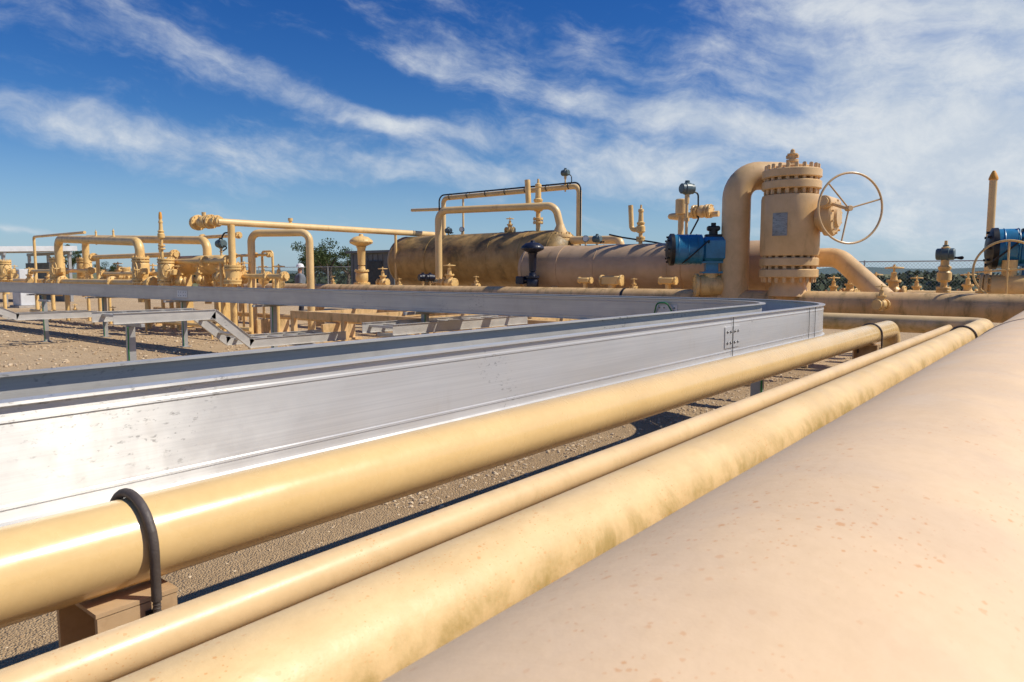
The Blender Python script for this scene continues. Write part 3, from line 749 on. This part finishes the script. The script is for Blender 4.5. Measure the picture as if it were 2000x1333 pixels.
e=thing('wheel_valve','tan flanged valve with a large thin handwheel','valve',tuple(P(1955,560,12.9,1.0)));q=P(1968,528,12.75)
MB().torus((q.x,12.75,q.z),(.25,-1,0),.43,.016,48,8).cyl((q.x,12.75,q.z),(q.x,13.0,q.z),.025,10).cyl((q.x-.41,12.85,q.z-.03),(q.x+.41,12.65,q.z+.03),.013,8).cyl((q.x,12.75,q.z-.41),(q.x,12.75,q.z+.41),.013,8).ob('handwheel',M_fyel,parent=e)
MB().lathe((q.x-.3,13.05,1.28),(1,0,0),[(0,.12),(.1,.2),(.5,.2),(.6,.12)],28).cyl((q.x,13.05,.9),(q.x,13.05,1.7),.1,16).ob('valve_body',M_fyel,parent=e)
FP(e,(q.x-.3,13.05,1.28),(1,0,0),.22,.05,10,28);FP(e,(q.x+.35,13.05,1.28),(1,0,0),.22,.05,10,28)
pipe('steel_pipe',[(-3.0,14.6,1.1),(6,14.6,1.1)],.10,.1,M_pipe,'tan pipe running behind the header',seg=20)
q=P(1933,470,15.4);t=P(1937,352,15.4)
e=tag(MB().cyl((q.x,15.4,.0),(q.x,15.4,t.z),.062,20).ob('vent_pipe',M_pipe,loc=(q.x,15.4,0)),'tall tan vent pipe with a tapered orange tip','vent pipe')
MB().lathe((q.x,15.4,t.z),(0,0,1),[(0,.075),(.03,.075),(.10,.05),(.16,.02)],16).ob('cap',M_org,parent=e)
# ---------------------------------------------------------------- overhead pipe and left manifold
xq=P(455,440,9.4).x;zq=2.72
f=MB().tube([(xq,9.0,zq),(xq,16.2,zq)],.082,.1,24).ob('overhead_pipe',M_pipe,loc=(xq,9,zq));tag(f,'long straight yellow overhead pipe ending in bolted flanges','pipe')
MB().tube([(xq,9.35,zq-.06),(xq,9.35,.02)],.085,.1,20).cyl((xq,9.35,1.3),(xq,9.35,1.62),.17,24).ob('riser',M_fyel,parent=f)
FP(f,(xq,9.35,1.65),(0,0,1),.2,.05,10,28);FP(f,(xq,9.35,1.3),(0,0,1),.22,.05,10,28)
MB().tube([(xq,14.6,zq),(xq,14.6,.02)],.04,.1,12).ob('branch',M_fyel,parent=f)
MB().cyl((xq,11.0,zq),(xq,11.0,zq+.14),.04,12).cyl((xq,11.0,zq+.13),(xq,11.0,zq+.2),.06,12).ob('vent_fitting',M_fyel,parent=f)
m=MB();xa=P(384,435,9.1).x;zc=zq+.02
m.cyl((xa,9.05,zc),(xq+.05,9.05,zc),.1,24)
m.sphere((xa+.45,9.05,zc),.15);m.cyl((xa+.45,9.05,zc),(xa+.45,9.05,zc+.24),.05,14)
m.ob('end_valve',M_fyel,parent=f)
for k,rr in((.06,.17),(.16,.19),(.34,.14),(.62,.17),(.72,.17),(.95,.14)): F1(f,(xa+k*1.1,9.05,zc),(1,0,0),rr,.055,10,28)
a=P(490,456,9.9);b=P(604,456,10.6)
pipe('loop_pipe',[(a.x,9.9,.02),(a.x,9.9,a.z),(b.x,10.6,a.z),(b.x,10.6,.02)],.09,.22,M_pipe,'yellow inverted u shaped loop pipe standing on the yard',seg=24)
a=P(512,492,10.3);b=P(532,492,10.3)
f=pipe('loop_pipe',[(a.x,10.3,.02),(a.x,10.3,a.z),(b.x,10.3,a.z),(b.x,10.3,.02)],.03,.08,M_fyel,'small yellow bracket pipe with little valves',seg=14)
YM=9.0
def vy(u,v,y=YM): return P(u,v,y)
GM='yellow manifold loop pipes'
a=vy(113,467);b=vy(272,470)
pipe('manifold_pipe',[(a.x,YM,1.5),(a.x,YM,a.z),(b.x,YM,b.z-.03),(b.x,YM,1.5)],.12,.28,M_fyel,'yellow manifold loop pipe joining two flanged valves',seg=24,group=GM)
a=vy(166,466,9.9);b=vy(404,470,9.9)
pipe('manifold_pipe',[(a.x,9.9,1.5),(a.x,9.9,a.z),(b.x,9.9,b.z),(b.x,9.9,.9)],.11,.28,M_fyel,'yellow manifold loop pipe joining two flanged valves',seg=24,group=GM)
a=vy(66,463,10.5);b=vy(166,463,10.5)
pipe('manifold_pipe',[(a.x,10.5,.02),(a.x,10.5,a.z),(b.x,10.5,a.z)],.05,.1,M_fyel,'thin yellow pipe above the manifold',seg=16,group=GM)
vv=vert_valve(tuple(P(113,540,YM,1.28)),'yellow flanged valve with side handwheel in the manifold')
for (u,y,z,s_,r) in((166,9.9,1.25,1.05,.3),(276,YM,1.22,1.0,-.2),(325,YM,1.22,.92,.1),(10,9.0,1.25,1.0,.4),(455,10.2,1.2,.8,.2),(405,9.9,1.1,.8,0),(245,10.6,1.15,.75,.8)):
    dup(vv,P(u,540,y,z),r,s_)
for (u0,u1,v,y,r) in((180,345,503,9.5,.07),(330,450,512,9.3,.07),(340,452,520,10.3,.06),(60,180,530,9.4,.06),(200,330,535,9.2,.055),(470,560,540,9.6,.06),(120,300,550,9.0,.09),(0,110,548,9.6,.08),(455,530,500,10.0,.035),(300,470,470,10.8,.05)):
    a=P(u0,v,y);b=P(u1,v,y)
    o=MB().tube([(a.x,y,a.z),(b.x,y,a.z)],r,.1,18).ob('manifold_pipe',M_fyel,loc=(a.x,y,a.z));tag(o,'horizontal yellow pipe in the manifold with end flanges','pipe','horizontal manifold pipes')
    for xx in(a.x+.1,b.x-.1,a.x*.4+b.x*.6): FP(o,(xx,y,a.z),(1,0,0),r*1.9,.04,8,20)
    for xx in(a.x+.4,b.x-.4): MB().cyl((xx,y,.0),(xx,y,a.z),r*.8,14).ob('leg',M_fyel,parent=o)
a=P(345,520,9.8);b=P(448,520,9.8)
e=thing('filter_vessel','short bright yellow horizontal filter vessel with domed ends','vessel',(a.x,9.8,0));L=b.x-a.x;R=.26
MB().lathe((a.x,9.8,1.72),(1,0,0),[(0,.02),(.03,.12),(.08,.2),(.15,.25),(.2,R),(L-.2,R),(L-.15,.25),(L-.08,.2),(L-.03,.12),(L,.02)],40).ob('shell',M_fyel,parent=e,ang=60)
for xx in(a.x+.4,b.x-.4): MB().box((xx,9.8,.75),(.12,.4,1.45),bev=.01).ob('saddle',M_fyel,parent=e)
q=P(316,490,9.2);relief((q.x,9.2,1.9),1.05,'tall yellow relief standpipe with orange cap on the manifold',.9,horn=False,tip=True)
q=P(222,470,9.0);relief((q.x,9.0,2.35),.22,'small yellow vent fitting on the manifold loop',.5,horn=False)
q=P(188,470,9.0);relief((q.x,9.0,2.35),.25,'small yellow vent fitting on the manifold loop',.5,horn=False)
for u,y in((95,9.6),(205,9.3),(300,9.8),(350,9.2),(388,9.3),(430,9.4),(478,9.7),(515,10.2),(545,10.2),(232,9.6),(58,9.4),(30,9.8)):
    dup(gv,P(u,550,y,1.15+random.uniform(-.1,.15)),random.uniform(-1,1),random.uniform(.7,1.0),'yellow gate valve with handwheel in the manifold')
q=P(432,490,9.5);transmitter((q.x,9.5,1.95),.2,'blue grey transmitter in the manifold',sc=1.5)
pipe('cable_conduit',[(q.x,9.5,2.2),(q.x+.1,9.5,2.5),(q.x+.5,9.5,2.5),(q.x+.6,9.5,1.8)],.02,.2,M_black,'black looped instrument cable','cable',8)
for (x0,x1,y,z,r) in((-27,-14,8.5,.30,.045),):
    o=MB().tube([(x0,y,z),(x1,y,z)],r,.1,14).ob('drain_pipe',M_fyel,loc=(x0,y,z));tag(o,'small yellow drain pipe running low over the gravel','pipe')
    for k in range(4):
        xx=x0+(x1-x0)*(k+.5)/4;MB().cyl((xx,y,0),(xx,y,z),r*.6,10).ob('leg',M_fyel,parent=o);F1(o,(xx+.3,y,z),(1,0,0),r*1.9,.03,6,16)
for i in range(4): dup(gv,(-26+i*2.6,8.5,.25),random.uniform(-1,1),.55,'small yellow drain valve low over the gravel')
# ---------------------------------------------------------------- person
pe=thing('person','person in white hard hat and grey shirt standing among pipes','person',(0,0,0))
def build_skin(name,J,E,mat,parent):
    me=bpy.data.meshes.new(name);me.from_pydata([j[:3] for j in J],E,[])
    o=bpy.data.objects.new(name,me);COL.objects.link(o)
    md=o.modifiers.new('s','SKIN');me=o.data
    lay=me.skin_vertices[0] if len(me.skin_vertices) else None
    if lay:
        for i,j in enumerate(J): lay.data[i].radius=(j[3],j[4]);lay.data[i].use_root=(i==0)
    o.modifiers.new('d','SUBSURF').levels=2
    bpy.context.view_layer.update()
    dg=bpy.context.evaluated_depsgraph_get()
    m2=bpy.data.meshes.new_from_object(o.evaluated_get(dg));o.modifiers.clear();o.data=m2
    m2.polygons.foreach_set('use_smooth',[True]*len(m2.polygons));m2.materials.clear();m2.materials.append(mat);o.parent=parent
    return o
J=[(0,0,.98,.13,.15),(0,0,1.15,.115,.15),(0,0,1.38,.12,.17),(0,0,1.50,.06,.06),(0,.01,1.60,.075,.07),(0,.015,1.70,.085,.08),
(.0,.19,1.43,.055,.055),(-.02,.25,1.15,.042,.042),(.12,.24,.95,.032,.032),(.19,.23,.90,.03,.018),
(.0,-.19,1.43,.055,.055),(-.02,-.25,1.15,.042,.042),(.10,-.25,.94,.032,.032),(.17,-.24,.88,.03,.018),
(0,.10,.88,.09,.09),(.03,.11,.50,.06,.06),(0,.12,.09,.04,.04),(.14,.13,.04,.035,.03),
(0,-.10,.88,.09,.09),(.01,-.11,.50,.06,.06),(-.03,-.12,.09,.04,.04),(.11,-.13,.04,.035,.03)]
E=[(0,1),(1,2),(2,3),(3,4),(4,5),(2,6),(6,7),(7,8),(8,9),(2,10),(10,11),(11,12),(12,13),(0,14),(14,15),(15,16),(16,17),(0,18),(18,19),(19,20),(20,21)]
for b_,base in((9,(.19,.23,.90)),(13,(.17,-.24,.88))):
    for k in range(4):
        n0=len(J);yy=base[1]+(k-1.5)*.018
        J.append((base[0]+.04,yy,base[2]-.03,.008,.008));J.append((base[0]+.06,yy,base[2]-.06-.004*(k%2),.007,.007))
        E+= [(b_,n0),(n0,n0+1)]
    n0=len(J);J.append((base[0]+.01,base[1]+(-.045 if base[1]>0 else .045),base[2]-.02,.009,.009));E.append((b_,n0))
body=build_skin('body',J,E,M_skin,pe)
m=MB();m.lathe((0,0,.93),(0,0,1),[(0,.165),(.1,.16),(.25,.165),(.42,.185),(.52,.15),(.575,.08)],24)
for sy in(-1,1): m.tube([(0,sy*.12,1.45),(0,sy*.2,1.43),(-.02,sy*.262,1.18)],.068,.05,14)
m.ob('shirt',M_shirt,parent=pe)
m=MB()
for sy in(-1,1): m.tube([(0,sy*.085,.97),(.03,sy*.115,.5),(-.01,sy*.125,.10)],lambda t:.105-.035*t,.05,16)
m.ob('trousers',M_trou,parent=pe)
m=MB();m.lathe((0.01,.015,1.71),(0,0,1),[(0,.155),(.012,.155),(.014,.125),(.06,.12),(.10,.095),(.125,.05),(.13,.01)],24);m.ob('hard_hat',M_white,parent=pe)
MB().sphere((.095,.015,1.665),.018,10).ob('nose',M_skin,parent=pe)
for sy in(-1,1): MB().sphere((.005,.015+sy*.085,1.66),.022,10,(.6,.4,1)).ob('ear',M_skin,parent=pe)
q=P(586,540,14.2);pe.location=(q.x,14.2,0.0);pe.rotation_euler=(0,0,math.radians(60))
# ---------------------------------------------------------------- buildings, fence
def shed(x,y,w,d,h,rz):
    e=thing('equipment_shed','small dark grey metal equipment shed with flat roof','shed',(x,y,0))
    m=MB();m.box((x,y,h/2),(w,d,h),rz)
    for k in range(int(w/.3)): m.box((x-w/2+.15+k*.3,y-d/2-.012,h/2),(.04,.02,h-.1))
    m.ob('wall',M_shed,parent=e)
    MB().box((x,y,h+.06),(w+.3,d+.3,.1),rz,bev=.01).ob('roof',M_shed,parent=e)
    MB().box((x+.2,y-d/2-.03,1.0),(.9,.03,2.0)).ob('door',M_black,parent=e)
q=P(745,520,19.0);shed(q.x-.4,19.6,2.6,1.5,2.3,0)
yc=13.8
zc=P(25,489,yc).z;W=6.5;x00=P(76,485,yc).x-W
e=thing('canopy','open grey steel canopy with pale corrugated roof','canopy',(x00+W/2,yc,0))
m=MB();tl=math.radians(2);ay=V((0,math.cos(tl),math.sin(tl)));az=V((0,-math.sin(tl),math.cos(tl)))
for k in range(40):
    x=x00+W*k/40;m.box(V((x+W/80,yc+(.0 if k%2 else -.015),zc)),(W/40+.002,3.6,.26),ax=(V((1,0,0)),ay,az))
m.ob('roof',M_roof,parent=e)
for sg in(-1,1): MB().box((x00+W/2,yc+sg*1.5,zc-.24+sg*1.5*math.tan(tl)),(W-.1,.10,.16)).ob('beam',M_galv,parent=e)
for k in range(3):
    for sg in(-1,1):
        hh=zc-.32+sg*1.5*math.tan(tl);MB().box((x00+.3+k*(W-.6)/2,yc+sg*1.5,hh/2),(.14,.14,hh)).ob('post',M_galv,parent=e)
MB().box((x00+W/2,yc+1.3,1.05),(W-.8,.08,2.1)).ob('back_wall',M_shed,parent=e)
q=P(45,540,11.4);e=thing('equipment_cabinet','pale metal electrical cabinet on a plinth','cabinet',(q.x,11.4,0))
MB().box((q.x,11.4,.9),(1.0,.6,1.6),bev=.02).ob('cabinet_body',M_roof,parent=e);MB().box((q.x,11.4,.05),(1.2,.8,.1)).ob('plinth',M_conc,parent=e);MB().box((q.x,11.09,.9),(.8,.02,1.4),bev=.005).ob('door',M_roof,parent=e)
def fence(x0,y0,x1,y1,h=2.0):
    e=thing('chain_link_fence','galvanised chain link fence with posts around the yard','fence',(x0,y0,0))
    a=V((x0,y0,0));b=V((x1,y1,0));L=(b-a).length;d=(b-a).normalized();z=V((0,0,1))
    n=int(L/3)
    for k in range(n+1):
        MB().cyl(a+d*L*k/n,a+d*L*k/n+z*(h+.05),.03,8).ob('post',M_galv,parent=e)
    MB().cyl(a+z*h,b+z*h,.022,8).ob('top_rail',M_galv,parent=e)
    m=MB();st_=.14;nn=d.cross(z)
    k=-h
    w=.0032
    while k<L:
        for sg in(1,-1):
            s0=max(k,0);s1=min(k+h,L)
            if s1<=s0: continue
            z0=(s0-k);z1=(s1-k)
            if sg<0:z0,z1=h-z0,h-z1
            p0=a+d*s0+z*z0;p1=a+d*s1+z*z1
            dd=(p1-p0).normalized();q_=dd.cross(nn)*w
            i=len(m.v);m.v+=[p0-q_,p0+q_,p1+q_,p1-q_];m.f.append((i,i+1,i+2,i+3))
        k+=st_
    m.ob('wire_mesh',M_galv,parent=e)
fence(-62,33,26,33);fence(26,33,26,-5)
# ---------------------------------------------------------------- trees
def leafclump(vs,fs,c,r,n,ls):
    for i in range(n):
        d=V((random.gauss(0,1),random.gauss(0,1),random.gauss(0,1))).normalized()*r*random.random()**.45
        p=c+V((d.x,d.y,d.z*.8))
        u=V((random.uniform(-1,1),random.uniform(-1,1),random.uniform(-1,1))).normalized();w=u.orthogonal().normalized()
        s_=ls*random.uniform(.6,1.3);b=len(vs)
        vs+= [tuple(p-u*s_),tuple(p+w*s_*.6),tuple(p+u*s_),tuple(p-w*s_*.6)];fs.append((b,b+1,b+2,b+3))
def tree(x,y,h,w,label):
    e=thing('tree',label,'tree',(x,y,0),'scrubby live oak trees beyond the fence')
    m=MB();base=V((x,y,0));vs=[];fs=[]
    m.tube([base,base+V((.1,0,h*.25)),base+V((0,.1,h*.45)),base+V((.05,0,h*.75))],lambda t:w*.05*(1-.75*t),.3,10)
    for k in range(11):
        a=random.uniform(0,6.28);el=random.uniform(.3,.95);r=w*.5*random.uniform(.5,1)
        s0=base+V((0,0,h*random.uniform(.22,.5)));tip=base+V((math.cos(a)*r,math.sin(a)*r,h*(.35+.55*el*random.uniform(.7,1))))
        m.tube([s0,(s0+tip)/2+V((0,0,.1*h*random.random())),tip],lambda t:w*.018*(1-.7*t),.2,7)
        for q in range(3):
            c=s0.lerp(tip,.7+.2*q)+V((random.uniform(-1,1),random.uniform(-1,1),random.uniform(-.6,.6)))*w*.07
            leafclump(vs,fs,c,w*random.uniform(.09,.17),190,w*.016)
    leafclump(vs,fs,base+V((0,0,h*.85)),w*.2,300,w*.016)
    m.ob('trunk',M_bark,parent=e)
    me=bpy.data.meshes.new('crown');me.from_pydata([tuple(V(v)-base) for v in vs],[],fs);me.materials.append(M_leaf)
    o=bpy.data.objects.new('crown',me);COL.objects.link(o);o.parent=e
for (u,y,top,wpx) in((642,40,466,84),(678,42,488,60),(132,26,470,34),(205,30,508,34),(612,46,500,44),(1655,60,530,40)):
    q=P(u,top,y);k=S(u,y)
    tree(q.x,y,q.z,wpx*k*1.25,'dark green scrubby oak tree standing beyond the fence')
def treeline(y,x0,x1,h,n,seed):
    vs=[];fs=[]
    for i in range(n):
        x=random.uniform(x0,x1);hh=h*(.55+.45*mnoise.noise(V((x*.05,seed,0)))+.35*mnoise.noise(V((x*.3,seed,2))))
        yy=y+random.uniform(-4,4)
        leafclump(vs,fs,V((x,yy,max(hh,.2)*random.random()**.7)),.6,9,.36)
    me=bpy.data.meshes.new('distant_trees');me.from_pydata(vs,[],fs);me.materials.append(M_leafd)
    o=bpy.data.objects.new('distant_trees',me);COL.objects.link(o);o['kind']='stuff';o['label']='far off band of scrub and trees beyond the yard'
treeline(95,-190,160,2.0,5600,1.0)
treeline(60,-120,100,.9,2600,5.0)

# ---------------------------------------------------------------- world
SUN_EL=math.radians(48)
saz=(.84,.54)
w=bpy.data.worlds.new('World');scene.world=w;w.use_nodes=True
nt=NT(w.node_tree);bg=w.node_tree.nodes['Background']
sky=nt.n('ShaderNodeTexSky',sky_type='NISHITA');sky.sun_disc=False;sky.sun_elevation=SUN_EL
sky.sun_rotation=math.atan2(saz[0],saz[1])
sky.air_density=1.0;sky.dust_density=.4;sky.ozone_density=3.0;sky.altitude=300
tc=nt.n('ShaderNodeTexCoord').outputs['Generated']
sx=nt.n('ShaderNodeSeparateXYZ');nt.l(tc,sx.inputs[0])
X,Y,Z=sx.outputs
right=nt.math('ADD',nt.math('MULTIPLY',X,ct),nt.math('MULTIPLY',Y,st))
fwd=nt.math('ADD',nt.math('MULTIPLY',X,-st),nt.math('MULTIPLY',Y,ct))
AZ=nt.math('ARCTAN2',right,fwd);EL=nt.math('ARCSINE',Z)
hs=nt.n('ShaderNodeHueSaturation');nt.l(sky.outputs[0],hs.inputs['Color']);hs.inputs['Saturation'].default_value=1.3
base=nt.mix(nt.ss(EL,.0,.42),(.78,.92,1.08),(.40,.66,1.04))
skyc=nt.mix(1.0,hs.outputs[0],base,'MULTIPLY')
# wind-drawn cirrus in azimuth / elevation coordinates of the sky itself
cv_=nt.n('ShaderNodeCombineXYZ');nt.l(AZ,cv_.inputs[0]);nt.l(EL,cv_.inputs[1])
warp=nt.n('ShaderNodeTexNoise');nt.l(cv_.outputs[0],warp.inputs['Vector']);warp.inputs['Scale'].default_value=5.0;warp.inputs['Detail'].default_value=4
wsub=nt.n('ShaderNodeVectorMath',operation='SUBTRACT');nt.l(warp.outputs['Color'],wsub.inputs[0]);wsub.inputs[1].default_value=(.5,.5,.5)
wsc=nt.n('ShaderNodeVectorMath',operation='SCALE');nt.l(wsub.outputs[0],wsc.inputs[0]);wsc.inputs['Scale'].default_value=.10
wadd=nt.n('ShaderNodeVectorMath',operation='ADD');nt.l(cv_.outputs[0],wadd.inputs[0]);nt.l(wsc.outputs[0],wadd.inputs[1])
def rotm(scale,loc,deg):
    a=nt.mapping(wadd.outputs[0],(1,1,1),(0,0,0),(0,0,math.radians(deg)))
    return nt.mapping(a,scale,loc)
n1=nt.noise(rotm((3.2,9.5,1),(3.1,1.7,0),12),1.0,8,.62)
n2=nt.noise(rotm((8.0,30.0,1),(1.0,0,0),15),1.0,6,.62)
n3=nt.noise(rotm((10.0,16.0,1),(5.0,2,0),5),1.0,6,.66)
fil=nt.math('ADD',nt.math('MULTIPLY',nt.math('SUBTRACT',n1,.5),1.25),nt.math('MULTIPLY',nt.math('SUBTRACT',n2,.5),.50))
fil=nt.math('ADD',fil,nt.math('MULTIPLY',nt.math('SUBTRACT',n3,.5),.65))
def pxdir(u,v):
    p=P(u,v,1.0)-V((0,0,H)) ;d=p.normalized() 
    r=d.x*ct+d.y*st;f=-d.x*st+d.y*ct
    return math.atan2(r,f),math.asin(d.z)
awx=nt.n('ShaderNodeSeparateXYZ');nt.l(wadd.outputs[0],awx.inputs[0]);WA,WE=awx.outputs[0],awx.outputs[1]
total=None
for (u,v,wa,we,rot,amp) in((860,115,.10,.036,-8,.42),(1250,225,.28,.017,-11,.40),(1160,295,.20,.028,-8,.38),(1820,110,.25,.15,-12,.56),(1920,340,.24,.11,0,.44),(640,210,.24,.015,-20,.38),(150,240,.17,.024,-12,.36),(820,262,.09,.012,-6,.40),(560,300,.15,.024,-4,.34),(850,345,.28,.020,0,.28),(250,75,.22,.015,-16,.22),(60,425,.04,.006,0,.5)):
    a0,e0=pxdir(u,v);r=math.radians(rot)
    da=nt.math('SUBTRACT',WA,a0);de=nt.math('SUBTRACT',WE,e0)
    p_=nt.math('ADD',nt.math('MULTIPLY',da,math.cos(r)/wa),nt.math('MULTIPLY',de,math.sin(r)/wa))
    q_=nt.math('ADD',nt.math('MULTIPLY',da,-math.sin(r)/we),nt.math('MULTIPLY',de,math.cos(r)/we))
    d2=nt.math('ADD',nt.math('MULTIPLY',p_,p_),nt.math('MULTIPLY',q_,q_))
    g_=nt.math('MULTIPLY',nt.math('EXPONENT',nt.math('MULTIPLY',d2,-.9)),amp)
    total=g_ if total is None else nt.math('ADD',total,g_)
dens=nt.math('ADD',fil,total)
cl=nt.ss(dens,.04,.78)
cl=nt.math('MULTIPLY',cl,nt.ss(EL,-.01,.05))
cloudc=nt.mix(nt.ss(n3,.35,.7),(6.2,7.0,8.0),(8.3,8.7,9.0))
haze=nt.mix(nt.ss(EL,.0,.20,.55,0),skyc,(3.9,5.7,7.8))
rhz=nt.math('MULTIPLY',nt.ss(AZ,.2,.75,0,.40),nt.ss(EL,.5,.1))
haze=nt.mix(rhz,haze,(5.6,6.8,8.2))
fin=nt.mix(nt.math('MULTIPLY',cl,.90),haze,cloudc)
nt.l(fin,bg.inputs['Color']);bg.inputs['Strength'].default_value=.090
sl=bpy.data.lights.new('sun','SUN');sl.energy=4.7;sl.angle=math.radians(.53);sl.color=(1,.93,.80)
so=bpy.data.objects.new('sun',sl);COL.objects.link(so)
hv=V((saz[0],saz[1],0)).normalized()*math.cos(SUN_EL);d=V((hv.x,hv.y,math.sin(SUN_EL)))
so.rotation_euler=d.to_track_quat('Z','Y').to_euler()
# ---------------------------------------------------------------- camera
cd=bpy.data.cameras.new('camera');cd.lens=FL/2000*36;cd.sensor_width=36;cd.clip_start=.01;cd.clip_end=6000
cd.dof.use_dof=True;cd.dof.focus_distance=4.0;cd.dof.aperture_fstop=22
co=bpy.data.objects.new('camera',cd);COL.objects.link(co);co.location=(0,0,H);co.rotation_euler=(math.radians(90)-PIT,0,TH)
scene.camera=co
scene.view_settings.view_transform='Standard';scene.view_settings.look='None';scene.view_settings.exposure=0
